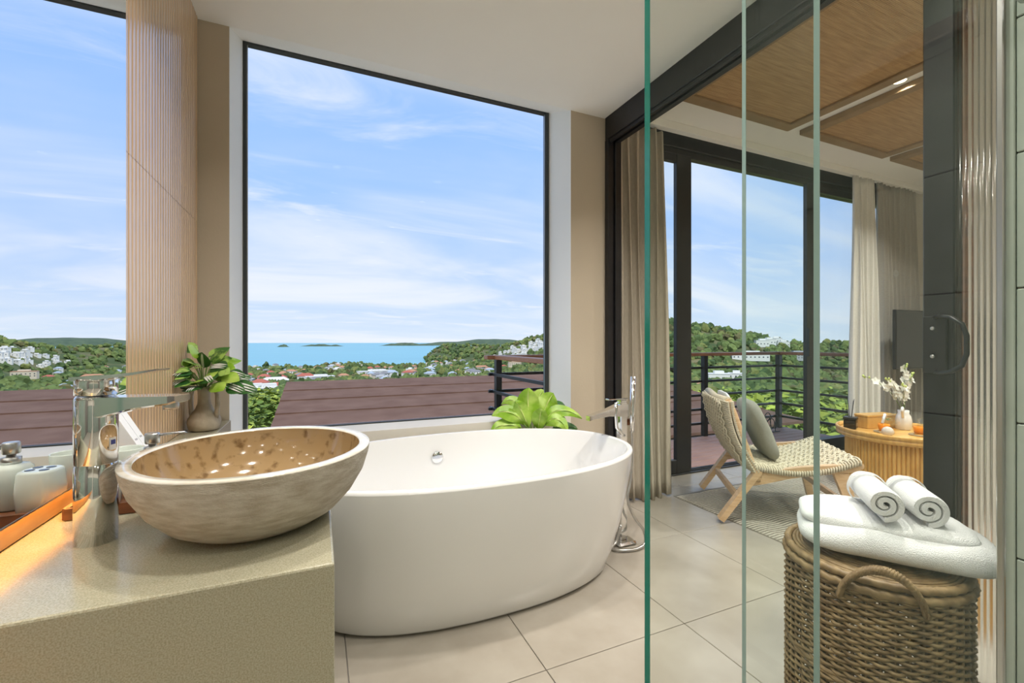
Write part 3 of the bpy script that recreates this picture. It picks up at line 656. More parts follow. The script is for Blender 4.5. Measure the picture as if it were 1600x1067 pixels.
pillow(MB(), .43, .27, 0, .088, seed=3, amp=.010).build('lower_fold', M_towel, bt)
up_ = pillow(MB(), .38, .23, .055, .108, seed=9, amp=.012).build('upper_fold', M_towel, bt); up_.location = (-.02, .015, 0)
def towel_roll(loc, rz, label):
    t = thing('rolled_towel', label, 'towel', loc, rz, 'rolled white hand towels on the folded towel')
    Rr, L = .041, .20
    mb = MB()
    # spiral section swept along x
    sec = []
    turns = 2.2; n_ = 84
    for k in range(n_):
        q = k / (n_ - 1); a = q * turns * 2 * math.pi; r = .004 + (Rr - .004) * q
        sec.append((r, a))
    def surf(off, x):
        return [(x, (r + off) * math.cos(a), (r + off) * math.sin(a)) for r, a in sec]
    xs = [0, .004, .012, .03, .10, L - .03, L - .004, L]
    ins = [-.003, -.001, 0, 0, 0, 0, -.001, -.004]
    outer = [surf(.0060 + i_, x) for x, i_ in zip(xs, ins)]; inner = [surf(-.0095 - i_ * .6, x) for x, i_ in zip(xs, ins)]
    mb.rings(outer, None, True, False, False, closed=False); mb.rings(inner, None, True, False, False, closed=False)
    for side in (0, -1):
        o_, i_ = outer[side], inner[side]
        for k in range(n_ - 1): mb.add([o_[k], o_[k + 1], i_[k + 1], i_[k]], [(0, 1, 2, 3)], None, True)
    mb.add([outer[0][-1], outer[-1][-1], inner[-1][-1], inner[0][-1]], [(0, 1, 2, 3)])
    b_ = mb.build('towel_body', M_towel, t); b_.rotation_euler = (R(200), 0, 0)
    for x in (.142, .152): MB().rings([[(x + dx, (Rr + .0062 + h) * math.cos(q * math.pi / 24), (Rr + .0062 + h) * math.sin(q * math.pi / 24)) for q in range(48)] for dx, h in ((-.0025, -.003), (-.001, 0), (.001, 0), (.0025, -.003))], None, True, False, False).build('stripe_band', M_towel, t)
RA = math.atan2(.67, .74)
towel_roll((1.352, .662, BZ + .166), RA, 'rolled white towel on the folded towel with the lounge chair behind it')
towel_roll((1.430, .604, BZ + .160), RA, 'rolled white towel on the folded towel nearest the black door stile')

# ================================================================ curtains
def curtain(name, label, P_top, P_bot, zt_, folds, amp, mt, seed=0, flare=1.2):
    o = thing(name, label, 'curtain', ((P_bot[0][0] + P_bot[1][0]) / 2, (P_bot[0][1] + P_bot[1][1]) / 2, 0)); rel = o.location
    rn = random.Random(seed); ph = [rn.uniform(-.5, .5) for _ in range(folds + 2)]
    def fn(u, v):
        w_ = v ** .8
        a = Vector((*P_top[0], 0)).lerp(Vector((*P_bot[0], 0)), 1 - w_); b__ = Vector((*P_top[1], 0)).lerp(Vector((*P_bot[1], 0)), 1 - w_)
        p = a.lerp(b__, u); k = u * folds; i = int(k); pf = ph[i] * (1 - (k - i)) + ph[i + 1] * (k - i)
        am = amp * (.55 + .45 * (1 - v) * flare) * (1 + .5 * pf)
        y = am * math.sin(2 * math.pi * (k + .35 * pf * (1 - v))) + .012 * math.sin(5 * v + 9 * u)
        z = .006 + (zt_ - .006) * v + (0 if v > .02 else .01 * math.sin(7 * u))
        return (p.x + .3 * am * math.cos(4 * math.pi * k) - rel[0], p.y + y - rel[1], z)
    c_ = MB().grid(fn, folds * 12 + 1, 26).build('drape', mt, o)
    sol = c_.modifiers.new('thick', 'SOLIDIFY'); sol.thickness = .003
    return o
cu = curtain('linen_curtain', 'heavy beige linen curtain gathered beside the black jamb', ((2.0, 2.72), (2.53, 2.745)), ((1.90, 2.53), (2.36, 2.52)), 2.80, 6, .045, M_linen, 5)
cs_ = curtain('sheer_curtain', 'white linen curtain gathered at the right end of the balcony doors', ((4.99, 2.72), (5.36, 2.72)), ((4.88, 2.66), (5.30, 2.66)), 2.82, 5, .04, M_sheer, 8)
cg = curtain('grey_curtain', 'taupe grey curtain hanging beside the white curtain near the television', ((5.44, 2.74), (6.2, 2.74)), ((5.42, 2.70), (6.2, 2.70)), 2.82, 9, .03, mat('taupe_linen', (.40, .38, .34), .9, var=.05, vscale=90), 2)
tag(MB().bbox(XP + .13, XR - .02, 2.70, 2.76, 2.82, ZB, .003).build('curtain_track', M_ceil), 'white ceiling curtain track along the balcony doors', 'curtain track')

# ================================================================ ceiling panels and lamps
for k, (x0, x1, lab) in enumerate(((2.315, 3.505, 'framed woven rattan ceiling panel next to the black beam'), (3.655, 4.835, 'framed woven rattan ceiling panel in the middle of the bedroom ceiling'), (4.965, 6.1, 'framed woven rattan ceiling panel above the television side'))):
    cp = thing('rattan_ceiling_panel', lab, 'ceiling panel', ((x0 + x1) / 2, .8, 2.84), group='rattan ceiling panels'); rel = ((x0 + x1) / 2, .8, 2.84)
    y0, y1, fw = -.7, 2.395, .085
    for a in ((x0, x1, y1 - fw, y1), (x0, x1, y0, y0 + fw), (x0, x0 + fw, y0 + fw, y1 - fw), (x1 - fw, x1, y0 + fw, y1 - fw)):
        MB().bbox(a[0], a[1], a[2], a[3], 2.838, ZB - .0005, .003).build('frame_rail', M_frame, cp, rel=rel)
    MB().box(x0 + fw, x1 - fw, y0 + fw, y1 - fw, 2.856, 2.868).build('woven_mat', M_rattan, cp, rel=rel)
LI = 0
def downlight(x, y, z, power, label, grp, col=(1, .945, .87), size=.085):
    t = thing('downlight', label, 'downlight', (x, y, z), group=grp)
    MB().lathe([(.036, -.0005), (.046, -.0005), (.048, -.004), (.038, -.006), (.036, -.004)], n=28, cap0=False, cap1=False).build('trim_ring', M_card, t)
    MB().lathe([(.037, -.002), (.001, -.0021)], n=24, cap0=False).build('lens', E_lamp, t)
    ld_ = bpy.data.lights.new('lamp_beam', 'AREA'); ld_.shape = 'DISK'; ld_.size = size; ld_.energy = power * LAMP; ld_.color = col; ld_.spread = R(125)
    lo = bpy.data.objects.new('lamp_beam', ld_); COL.objects.link(lo); lo.parent = t; lo.location = (0, 0, -.008)
for x, y in ((.15, 1.45), (1.05, 1.45), (.15, .72), (1.05, .80)): downlight(x, y, ZCEIL, 8.5, 'small round recessed downlight in the white ceiling above basin and tub', 'bathroom downlights')
for x, y in ((.0, -.45), (.9, -.45), (.0, -1.4), (.9, -1.4)): downlight(x, y, ZCEIL, 5.5, 'small round recessed downlight in the shower ceiling', 'shower downlights')
for x, y in ((3.58, 1.67), (3.58, .2), (4.90, 1.67), (4.90, .2), (2.12, 1.0), (2.12, -.4)): downlight(x, y, ZB, 20, 'small round recessed downlight between the rattan ceiling panels', 'bedroom downlights')

# ================================================================ bedroom furniture
rug = thing('area_rug', 'flat grey beige ribbed rug with cream chevrons under the lounge chair', 'rug', (3.9, 1.4, 0)); rel = (3.9, 1.4, 0)
RX0, RX1, RY0, RY1 = 2.37, 5.3, .35, 2.475
MB().bbox(RX0, RX1, RY0, RY1, .0005, .003, .001).build('backing', mat('rug_backing', (.20, .18, .15), .95), rug, rel=rel)
rb = MB(); y = RY0 + .008
while y < RY1 - .01:
    pts = [(RX0 + .006 + (RX1 - RX0 - .012) * i / 40, y + .006 * math.sin(i * 1.7), .0032) for i in range(41)]
    rb.tube(pts, .0072, 4, flat=.4); y += .0215
o_ = rb.build('ribs', M_rug, rug, rel=rel); o_['kind'] = 'stuff'
cv = MB()
for k in range(26):
    x0 = 2.95 + k * .075
    for s_ in (-1, 1):
        cv.bar((x0, 1.55, .0055), (x0 + .17, 1.55 + s_ * .22, .0055), .03, .004)
o_ = cv.build('chevrons', M_rugw, rug, rel=rel); o_['kind'] = 'stuff'

ch = thing('lounge_chair', 'low ash wood lounge chair with woven cord seat and back', 'chair', (2.294 + .3 * .66, 1.975 + .4 * .66, .006), math.atan2(-.6, .8))
# local frame: x = forward (u), y = across (far side is +y), near side y=-.33
HW = .33
for s_ in (-1, 1):
    y = s_ * (HW - .018)
    MB().bar((-.012, y, .014), (.205, y, .335), .034, .058, None, (0, 1, 0)).build('rear_leg', M_ash, ch)
    arch = smooth_path([(.17, y, .285), (.24, y, .298), (.34, y, .325), (.46, y, .350), (.60, y, .370), (.735, y, .392)], 5)
    mb = MB(); rg_ = []
    for i, p in enumerate(arch):
        t = i / (len(arch) - 1); h0 = .045 + .03 * (1 - t) ** 2 + .008 * math.sin(math.pi * t); rg_.append([(p.x, y - .017, p.z - h0 * .6), (p.x, y + .017, p.z - h0 * .6), (p.x, y + .017, p.z + h0 * .4), (p.x, y - .017, p.z + h0 * .4)])
    mb.rings(rg_, None, False).build('seat_rail', M_ash, ch)
    MB().rings([[(x, y - .016, z), (x, y + .016, z), (x + w_, y + .016, z), (x + w_, y - .016, z)] for x, w_, z in ((.70, .04, .006), (.66, .055, .18), (.60, .08, .345))], None, False).build('front_leg', M_ash, ch)
    bp_ = smooth_path([(.20, y, .27), (.165, y, .37), (.115, y, .52), (.065, y, .67), (.035, y, .755)], 4)
    MB().tube(bp_, [.027] * (len(bp_) - 4) + [.025, .023, .022, .021], 10, flat=.75).build('back_post', M_ash, ch)
MB().bar((.66, -HW + .02, .17), (.66, HW - .02, .17), .022, .035).build('front_stretcher', M_ash, ch)
MB().bar((.09, -HW + .02, .155), (.09, HW - .02, .155), .022, .04).build('rear_stretcher', M_ash, ch)
MB().tube([(.735, -HW, .395), (.735, HW, .395)], .021, 12).build('front_rail', M_ash, ch)
MB().tube([(.035, -HW + .01, .745), (.03, 0, .735), (.035, HW - .01, .745)], .019, 12).build('top_rail', M_ash, ch)
# woven seat and back: cords across, woven through cords lengthwise
def seatz(u): return .345 + .065 * u - .05 * math.sin(math.pi * u)
sw = MB(); nr = 40
for i in range(nr + 1):
    u = i / nr; x = .19 + .545 * u; z = seatz(u) + .02
    sw.tube([(x, -HW - .006, z - .03), (x, -HW - .006, z - .004), (x, -HW + .02, z + .004)] + [(x, -HW + .02 + (2 * HW - .04) * k / 18, z + .004 * (1 if (k + i) % 2 else -1)) for k in range(1, 18)] + [(x, HW - .02, z + .004), (x, HW + .006, z - .004), (x, HW + .006, z - .03)], .0062, 5)
for j in range(22):
    y = -HW + .05 + (2 * HW - .1) * j / 21
    sw.tube([(.19 + .545 * i / 20, y, seatz(i / 20) + .02 + .005 * (1 if (i + j) % 2 else -1)) for i in range(21)], .0062, 5)
o_ = sw.build('woven_seat', M_cord, ch); o_['kind'] = 'stuff'
def backp(v): return (.185 - .15 * v + .0 - .03 * math.sin(math.pi * v), .33 + .415 * v)
bw = MB(); nr = 34
for i in range(nr + 1):
    v = i / nr; x, z = backp(v)
    for dx in (-.024, .024):
        bw.tube([(x + dx * .3, -HW - .012, z)] + [(x + dx - .02 * math.sin(math.pi * k / 12), -HW + .01 + (2 * HW - .02) * k / 12, z - .004 * math.sin(math.pi * k / 12)) for k in range(13)] + [(x + dx * .3, HW + .012, z)], .0068, 5)
for j in range(18):
    y = -HW + .05 + (2 * HW - .1) * j / 17
    bw.tube([(backp(i / 16)[0] - .02 - .026 + .006 * (1 if (i + j) % 2 else -1), y, backp(i / 16)[1]) for i in range(17)], .006, 5)
bw.tube([(.035, -HW + .03, .748), (.022, 0, .738), (.035, HW - .03, .748)], .026, 12)
o_ = bw.build('woven_back', M_cord, ch); o_['kind'] = 'stuff'
cu2 = thing('seat_cushion', 'soft grey square cushion leaning on the chair back', 'cushion', (2.294 + .3 * .66 + .28 * .8 - .02, 1.975 + .4 * .66 - .28 * .6, .40), math.atan2(-.6, .8))
pc = pillow(MB(), .40, .40, -.05, .05, e=5, seed=1, amp=.006).build('cushion_cover', M_cush, cu2); pc.rotation_euler = (0, R(68), 0); pc.location = (.015, .0, .15)
wp_ = pillow(MB(), .36, .36, -.018, .018, e=5, seed=4, amp=.006)
cu3 = thing('white_cushion', 'pale blue-white cushion tucked behind the grey cushion', 'cushion', (2.294 + .3 * .66 + .16 * .8, 1.975 + .4 * .66 - .16 * .6, .42), math.atan2(-.6, .8))
o_ = wp_.build('cushion_cover', mat('white_cotton', (.74, .77, .80), .9), cu3); o_.rotation_euler = (0, R(72), 0); o_.location = (-.03, .04, .19)

# side table
TX, TY, TR, TZ = 4.06, 1.89, .34, .44
ta = thing('side_table', 'round honey teak side table with fluted drum base', 'table', (TX, TY, .008))
nf = 84; fl_ = []
for k in range(nf * 5):
    a = 2 * math.pi * k / (nf * 5); r_ = TR - .012 + .012 * math.sqrt(abs(math.sin(nf * a / 2))); fl_.append((r_ * math.cos(a), r_ * math.sin(a)))
MB().rings([[(x, y, z) for x, y in fl_] for z in (.012, .385)], None, False).build('fluted_drum', M_teak, ta)
MB().lathe([(TR - .03, 0), (TR - .01, .001), (TR - .01, .014)], n=64).build('plinth', M_teak, ta)
MB().lathe([(TR - .02, .384), (TR + .035, .388), (TR + .055, .40), (TR + .055, .425), (TR + .02, .43), (.002, .43)], n=72, cap1=False).build('table_top', M_teak, ta)
MB().lathe([(TR + .040, .424), (TR + .057, .424), (TR + .060, .452), (TR + .055, .456), (TR + .045, .455), (TR + .040, .43)], n=72, cap0=False, cap1=False).build('raised_rim', M_teak, ta)
def on_table(px, py, z=.43):
    d = px_dir(px, py); t = (z - EYE) / d.z; return Vector((d.x * t, d.y * t, z))
ZT = .4388
p = on_table(1329, 671)
rd = thing('reed_diffuser', 'square smoked black glass reed diffuser on the side table', 'diffuser', (p.x, p.y, ZT), R(20))
MB().bbox(-.04, .04, -.04, .04, 0, .072, .006).build('bottle', M_smoke, rd)
MB().bbox(-.043, .043, -.043, .043, .072, .092, .003).build('cap', M_black, rd)
for k, (a, b_) in enumerate(((-.09, .02), (-.015, -.02), (.07, .03), (.085, -.01))): MB().tube([(0, 0, .03), (a, b_, .225)], .0022, 5).build('reed', M_black, rd)
tag(MB().bbox(-.018, .02, -.0405, -.0401, .02, .05, .0001).build('bottle_label', M_frame, rd), 'small brown label')
p = on_table(1383, 664)
wbx = thing('wooden_box', 'plain pale wooden box lying on the side table', 'box', (4.12, 2.085, ZT), R(-10))
MB().bbox(-.15, .15, -.055, .055, 0, .088, .004).build('box_body', M_teak, wbx); MB().bbox(-.152, .152, -.057, .057, .089, .107, .004).build('box_lid', M_teak, wbx)
def juice(px, py, label, z=ZT + .008):
    p = on_table(px, py); t = thing('juice_glass', label, 'glass', (p.x, p.y, z))
    MB().lathe([(.03, 0), (.036, .004), (.041, .04), (.040, .085), (.037, .085), (.037, .04), (.032, .010), (.002, .009)], n=28, cap1=False).build('tumbler', G_cup, t)
    MB().lathe([(.030, .009), (.0365, .04), (.0365, .058), (.002, .0585)], n=24).build('drink', M_juice, t)
    MB().lathe([(.030, -.004), (.030, .004), (.001, .0045)], cx=0, cy=0, n=20).build('orange_slice', mat('orange_peel', (.95, .42, .02), .5), t)
    o = t.children[-1]; o.rotation_euler = (R(70), R(15), R(40)); o.location = (-.03, -.012, .078)
    return t, p
c_m = mat('jute_fibre', (.42, .32, .19), .95, bump=.6, bscale=150)
def coaster(p, label):
    t = thing('jute_coaster', label, 'coaster', (p.x, p.y, ZT))
    mb = MB()
    for k in range(7): mb.rings([[((.008 + k * .0085 + .0045 * math.cos(q)) * math.cos(a), (.008 + k * .0085 + .0045 * math.cos(q)) * math.sin(a), .004 + .0035 * math.sin(q)) for q in (0, 1.257, 2.513, 3.77, 5.027)] for a in [2 * math.pi * i / 28 for i in range(29)]], None, True, False, False)
    mb.build('coil', c_m, t)
g1, p1 = juice(1381, 677, 'glass of orange drink with a straw beside the wooden box')
coaster(p1, 'round jute coaster under the orange drink by the wooden box')
MB().tube([(-.02, 0, .06), (.035, .01, .125)], .009, 8).build('paper_straw', M_card, g1)
mbl = MB()
for dx, dz in ((.05, .085), (.066, .078), (.078, .09)): leaf_mesh(mbl, (dx - .02, 0, dz), (1, -.3, .3), .03, .02, bend=.2)
mbl.build('mint_sprig', M_leafD, g1)
g2, p2 = juice(1437, 682, 'glass of orange drink beside the white jug')
coaster(p2, 'round jute coaster under the orange drink by the white jug')
p = on_table(1387, 684)
kb = MB().sphere((0, 0, .036), .036, 24, 14)
tag(kb.build('knitted_ball', M_ball, None, (p.x, p.y, ZT)), 'small cream textured ball on the front of the side table', 'ball')
p = on_table(1421, 676)
jg = thing('white_jug', 'white ceramic jug with a looped handle on the side table', 'jug', (p.x + .07, p.y + .07, ZT), R(200))
MB().lathe([(.045, 0), (.05, .004), (.052, .07), (.045, .105), (.034, .125), (.036, .15), (.032, .15), (.03, .125), (.002, .11)], n=28, cap1=False).build('jug_body', M_pot, jg)
MB().tube(smooth_path([(.045, 0, .10), (.075, 0, .135), (.09, 0, .155), (.075, 0, .175), (.05, 0, .165), (.033, 0, .145)]), .010, 8).build('jug_handle', M_pot, jg)
oc = thing('orchid_spray', 'spray of white orchids with lime buds standing in the jug', 'flowers', (p.x + .07, p.y + .07, ZT + .12))
rnd = random.Random(11)
for q, (ex_, ey_, ez_) in enumerate(((-.30, .10, .28), (-.02, -.02, .36), (.12, .02, .26), (-.16, .02, .26), (.05, -.04, .30), (-.08, -.04, .22))):
    path = smooth_path([(0, 0, 0), (ex_ * .3, ey_ * .3, ez_ * .55), (ex_ * .7, ey_ * .7, ez_ * .9), (ex_ * 1.1, ey_ * 1.1, ez_ * 1.08)], 6)
    MB().tube(path, .002, 5).build('stem', M_stem, oc)
    for k in range(5, len(path)):
        c0 = Vector(path[k]) + Vector((rnd.uniform(-.012, .012), rnd.uniform(-.012, .012), rnd.uniform(-.008, .008)))
        if k > len(path) - 5:
            MB().sphere(c0, .007, 8, 6, sc=(1, 1, 1.4)).build('bud', M_bud, oc)
        else:
            mb = MB(); ax = Vector((rnd.uniform(-.6, .6), -1, rnd.uniform(-.2, .5))).normalized()
            e1 = ax.orthogonal().normalized(); e2 = ax.cross(e1)
            for pe in range(5):
                dd = e1 * math.cos(pe * 1.2566) + e2 * math.sin(pe * 1.2566); leaf_mesh(mb, c0, dd, .034, .028, up=ax, bend=-.15, fold=.1, nu=3, nv=4)
            mb.build('blossom', M_petal, oc)
# stool with a white cloth by the door edge
p = on_table(1441, 752, 0)
so = thing('wooden_stool', 'small teak stool beside the side table and door stile', 'stool', (3.62, 1.38, .0085))
MB().lathe([(.15, .40), (.155, .405), (.155, .43), (.15, .435)], n=32).build('stool_seat', M_teak, so)
for a in (45, 135, 225, 315): MB().tube([(.13 * math.cos(R(a)), .13 * math.sin(R(a)), 0), (.11 * math.cos(R(a)), .11 * math.sin(R(a)), .40)], .014, 8).build('leg', M_teak, so)
fc = pillow(MB(), .24, .2, 0, .09, seed=6, amp=.004).build('folded_cloth', M_towel, None, (3.62, 1.38, .445))
tag(fc, 'folded white cloth on the small teak stool', 'cloth')
# television on a swing arm
tv = thing('television', 'flat black television in front of the grey curtain', 'television', (5.85, 2.50, .85), 0)
MB().bbox(-.58, .42, -.012, .022, 0, .60, .006).build('housing', M_black, tv)
MB().box(-.57, .41, -.0128, -.0122, .012, .588).build('screen', M_tv, tv)
MB().bbox(.0, .5, .022, .05, .27, .33, .004).build('swing_arm', M_black, tv)

# ================================================================ balcony
ZD = -.03
BX0, BX1, BY1 = 1.62, 5.72, 4.03
dk = struct('floor_balcony', MB().box(BX0 - .05, BX1 + .1, YF + .075, BY1 + .08, ZD - .2, ZD - .026), M_black, 'red brown plank balcony deck outside the doors', 'deck')
y = YF + .08; pm = None
while y + .118 < BY1 + .085:
    o = (MB().bbox(0, BX1 - BX0 + .13, 0, .112, -.024, 0, .004).build('plank', M_deck, dk) if pm is None else dup(pm, dk)); pm = pm or o
    o.location = (BX0 - .04, y, ZD); y += .119
struct('wall_slab_edge', MB().box(BX0 - .05, BX1 + .1, YF + .05, BY1 + .05, ZD - .45, ZD - .2), M_sand, 'cream concrete slab edge under the balcony', 'slab')
rl = thing('balcony_railing', 'black steel balcony railing with an oiled wooden handrail', 'railing', (BX0, BY1, ZD)); rel = (BX0, BY1, ZD)
posts = [(BX0, BY1), (BX0, 2.98), (3.0, BY1), (4.36, BY1), (BX1, BY1), (BX1, 2.98)]
for x, y in posts: MB().bbox(x - .03, x + .03, y - .03, y + .03, ZD, .955, .003).build('post', M_black, rl, rel=rel)
for z in (.12, .294, .468, .64, .807):
    MB().bbox(BX0 - .09, BX1 + .03, BY1 + .012, BY1 + .04, z - .014, z + .014, .002).build('rail', M_black, rl, rel=rel)
    MB().bbox(BX0 - .055, BX0 - .03, 2.95, BY1 + .10, z - .014, z + .014, .002).build('rail', M_black, rl, rel=rel)
    MB().bbox(BX1 + .028, BX1 + .052, 2.95, BY1 + .06, z - .014, z + .014, .002).build('rail', M_black, rl, rel=rel)
for a in ((BX0 - .13, BX1 + .06, BY1 - .045, BY1 + .055), (BX0 - .055, BX0 + .045, 2.95, BY1 - .046), (BX1 - .045, BX1 + .055, 2.95, BY1 - .046)):
    MB().bbox(*a, .955, .995, .006).build('handrail', M_rail, rl, rel=rel)
wo = MB()
for k, (x, z, r) in enumerate(((0, .13, .085), (.10, .11, .07), (.19, .13, .085), (.07, .2, .05))):
    wo.tube([(x + r * math.cos(t * math.pi / 10), .01 * k, z + r * math.sin(t * math.pi / 10)) for t in range(21)], .005, 6)
wo.tube([(-.06, .0, .006), (.26, 0, .006)], .006, 6).tube([(-.02, .02, .006), (-.02, .02, .13)], .005, 6).tube([(.2, .02, .006), (.2, .02, .13)], .005, 6)
tag(wo.build('wire_plant_stand', M_black, None, (5.2, BY1 - .2, ZD)), 'curly black wire plant stand by the railing corner', 'plant stand')

# ================================================================ neighbouring brown roof
rf = thing('neighbour_roof', 'low brown felt-strip roof of the building below the window', 'roof', (3, 8.5, -1)); rel = (3, 8.5, -1)
RXa, RXb = -.61, 8.0
ys = [10.5, 9.56, 8.7, 7.78, 6.9, 6.0, 5.1]
def rz_(y): return .29 - (10.5 - y) * .1038
for a, b_ in zip(ys, ys[1:]):
    MB().hexa([(RXa, b_ - .05, rz_(b_) - .03), (RXb, b_ - .05, rz_(b_) - .03), (RXb, a, rz_(a) - .05), (RXa, a, rz_(a) - .05), (RXa, b_ - .05, rz_(b_) + .012), (RXb, b_ - .05, rz_(b_) + .012), (RXb, a, rz_(a) - .004), (RXa, a, rz_(a) - .004)]).build('roof_strip', M_roofs, rf, rel=rel)
MB().hexa([(RXa, 10.5, .22), (RXb, 10.5, .22), (RXb, 14, -.3), (RXa, 14, -.3), (RXa, 10.5, .285), (RXb, 10.5, .285), (RXb, 14, -.23), (RXa, 14, -.23)]).build('far_slope', M_roofs, rf, rel=rel)
MB().box(RXa + .15, RXb - .2, 5.3, 13.5, -6, -.42).build('house_wall', M_sand, rf, rel=rel)

# ================================================================ landscape
SEA = -70.0
def lerp_tab(tab, x):
    if x <= tab[0][0]: return tab[0][1]
    for (a, va_), (b_, vb) in zip(tab, tab[1:]):
        if x <= b_: return va_ + (vb - va_) * (x - a) / (b_ - a)
    return tab[-1][1]
BASE = [(8, -5.2), (25, -5.6), (45, -7.5), (100, -15), (200, -26), (500, -45), (900, -59), (1300, -68), (1420, -70.5), (1700, -76), (8000, -90)]
SKYL = [(11.5, 575), (12.8, 556), (14, 544), (15.5, 538.5), (18, 539.5), (21, 539.5), (24, 537), (26, 531), (27.8, 527.5), (31, 518), (36, 508), (42, 501), (44.4, 501.5), (47, 507), (50, 516), (53, 524), (55, 533), (57, 544), (60, 543), (75, 540)]
RIDG = [(11, 1900), (22, 1750), (26, 1400), (28, 1250), (36, 950), (44, 780), (55, 820), (60, 1300), (75, 1300)]
def ground(x, y):
    r = math.hypot(x, y); az = math.degrees(math.atan2(x, y)); z = lerp_tab(BASE, r)
    if az > 24: z = max(z, z + (az - 24) * .0)        # land side
    if az > 26 and r > 1000: z = max(z, -66 + min(1, (az - 26) / 6) * 10)
    if az > 11.5:
        rr = lerp_tab(RIDG, az); top = EYE + (CYP - lerp_tab(SKYL, az)) / FPX * math.cos(R(az) - YAW) * rr - 5
        b0 = lerp_tab(BASE, rr); wd = rr * (.30 if r < rr else .5)
        if az < 24: wd = rr * .16
        g = math.exp(-((r - rr) / wd) ** 2)
        z = max(z, z + (top - b0) * g) if top > b0 else z
    z += mnoise.noise(Vector((x * .006, y * .006, 3))) * min(5, r * .012) + mnoise.noise(Vector((x * .03, y * .03, 1))) * min(1.2, r * .006)
    return z
def px_ground(px, py):
    d = px_dir(px, py); last = 20
    r = 20.0
    while r < 6000:
        t = r / math.hypot(d.x, d.y); z = EYE + d.z * t
        if z <= ground(d.x * t, d.y * t): return Vector((d.x * t, d.y * t, ground(d.x * t, d.y * t)))
        r *= 1.02
    return None
te = MB(); rs = []; r = 9.0
while r < 4200: rs.append(r); r *= 1.045
azs = [-34 + i * .8 for i in range(143)]
vsT = []; fsT = []
for r in rs:
    for a in azs: x, y = r * math.sin(R(a)), r * math.cos(R(a)); vsT.append((x, y, ground(x, y)))
na = len(azs)
for i in range(len(rs) - 1):
    for j in range(na - 1): fsT.append((i * na + j, (i + 1) * na + j, (i + 1) * na + j + 1, i * na + j + 1))
te.add(vsT, fsT, None, True)
M_land = mat('scrub_ground', (.055, .085, .022), .95, col2=(.20, .17, .08), vscale=.018, detail=12, lo=.45, hi=.72)
struct('ground_hillside', te, M_land, 'green scrubby hillside falling to the coastal town', 'ground')
sea = struct('ground_sea', MB().add([(-60000, 300, SEA), (60000, 300, SEA), (60000, 70000, SEA), (-60000, 70000, SEA)], [(0, 1, 2, 3)]), mat('turquoise_sea', (.10, .36, .46), .35, col2=(.13, .43, .52), vscale=.002, stretch=(.3, 3, 1)), 'calm turquoise sea reaching the horizon', 'sea')
M_isle = mat('island_forest', (.05, .085, .05), .95, col2=(.09, .13, .07), vscale=.01)
def island(px0, px1, pybase, ptop, label, seed):
    d0, d1 = px_dir(px0, pybase), px_dir(px1, pybase); t0 = (SEA - EYE) / d0.z; t1 = (SEA - EYE) / d1.z
    a, b_ = Vector((d0.x * t0, d0.y * t0, SEA)), Vector((d1.x * t1, d1.y * t1, SEA)); L = (b_ - a).length; c_ = (a + b_) / 2
    D = math.hypot(c_.x, c_.y); hgt = (pybase - ptop) / FPX * D
    e1 = (b_ - a).normalized(); e2 = Vector((-e1.y, e1.x, 0)); rn = random.Random(seed); pk = [(rn.uniform(.2, .8), rn.uniform(.5, 1), rn.uniform(.1, .25)) for _ in range(4)] + [(.45, 1, .25)]
    def fn(u, v):
        env = math.sin(math.pi * u) ** .5 * math.sin(math.pi * v); h = max(p_[1] * math.exp(-((u - p_[0]) / p_[2]) ** 2) for p_ in pk)
        p = a + e1 * (L * u) + e2 * ((v - .5) * L * .35); return (p.x - c_.x, p.y - c_.y, (hgt * h * env * (1 + .15 * mnoise.noise(Vector((u * 14, v * 6, seed))))) - 2)
    tag(MB().grid(fn, 40, 12).build('sea_island', M_isle, None, c_), label, 'island')
island(433, 456, 542, 538.2, 'tiny cone-shaped islet in the turquoise sea', 1)
island(469, 541, 541, 537.6, 'long low wooded island in the turquoise sea', 2)
island(592, 690, 540, 535.2, 'hilly wooded island joining the distant coast', 3)
def far_range(px0, px1, pyb, tops, label, seed):
    island(px0, px1, pyb, tops, label, seed)
island(640, 905, 539.5, 529.5, 'long pale mountainous coast beyond the headland', 5)

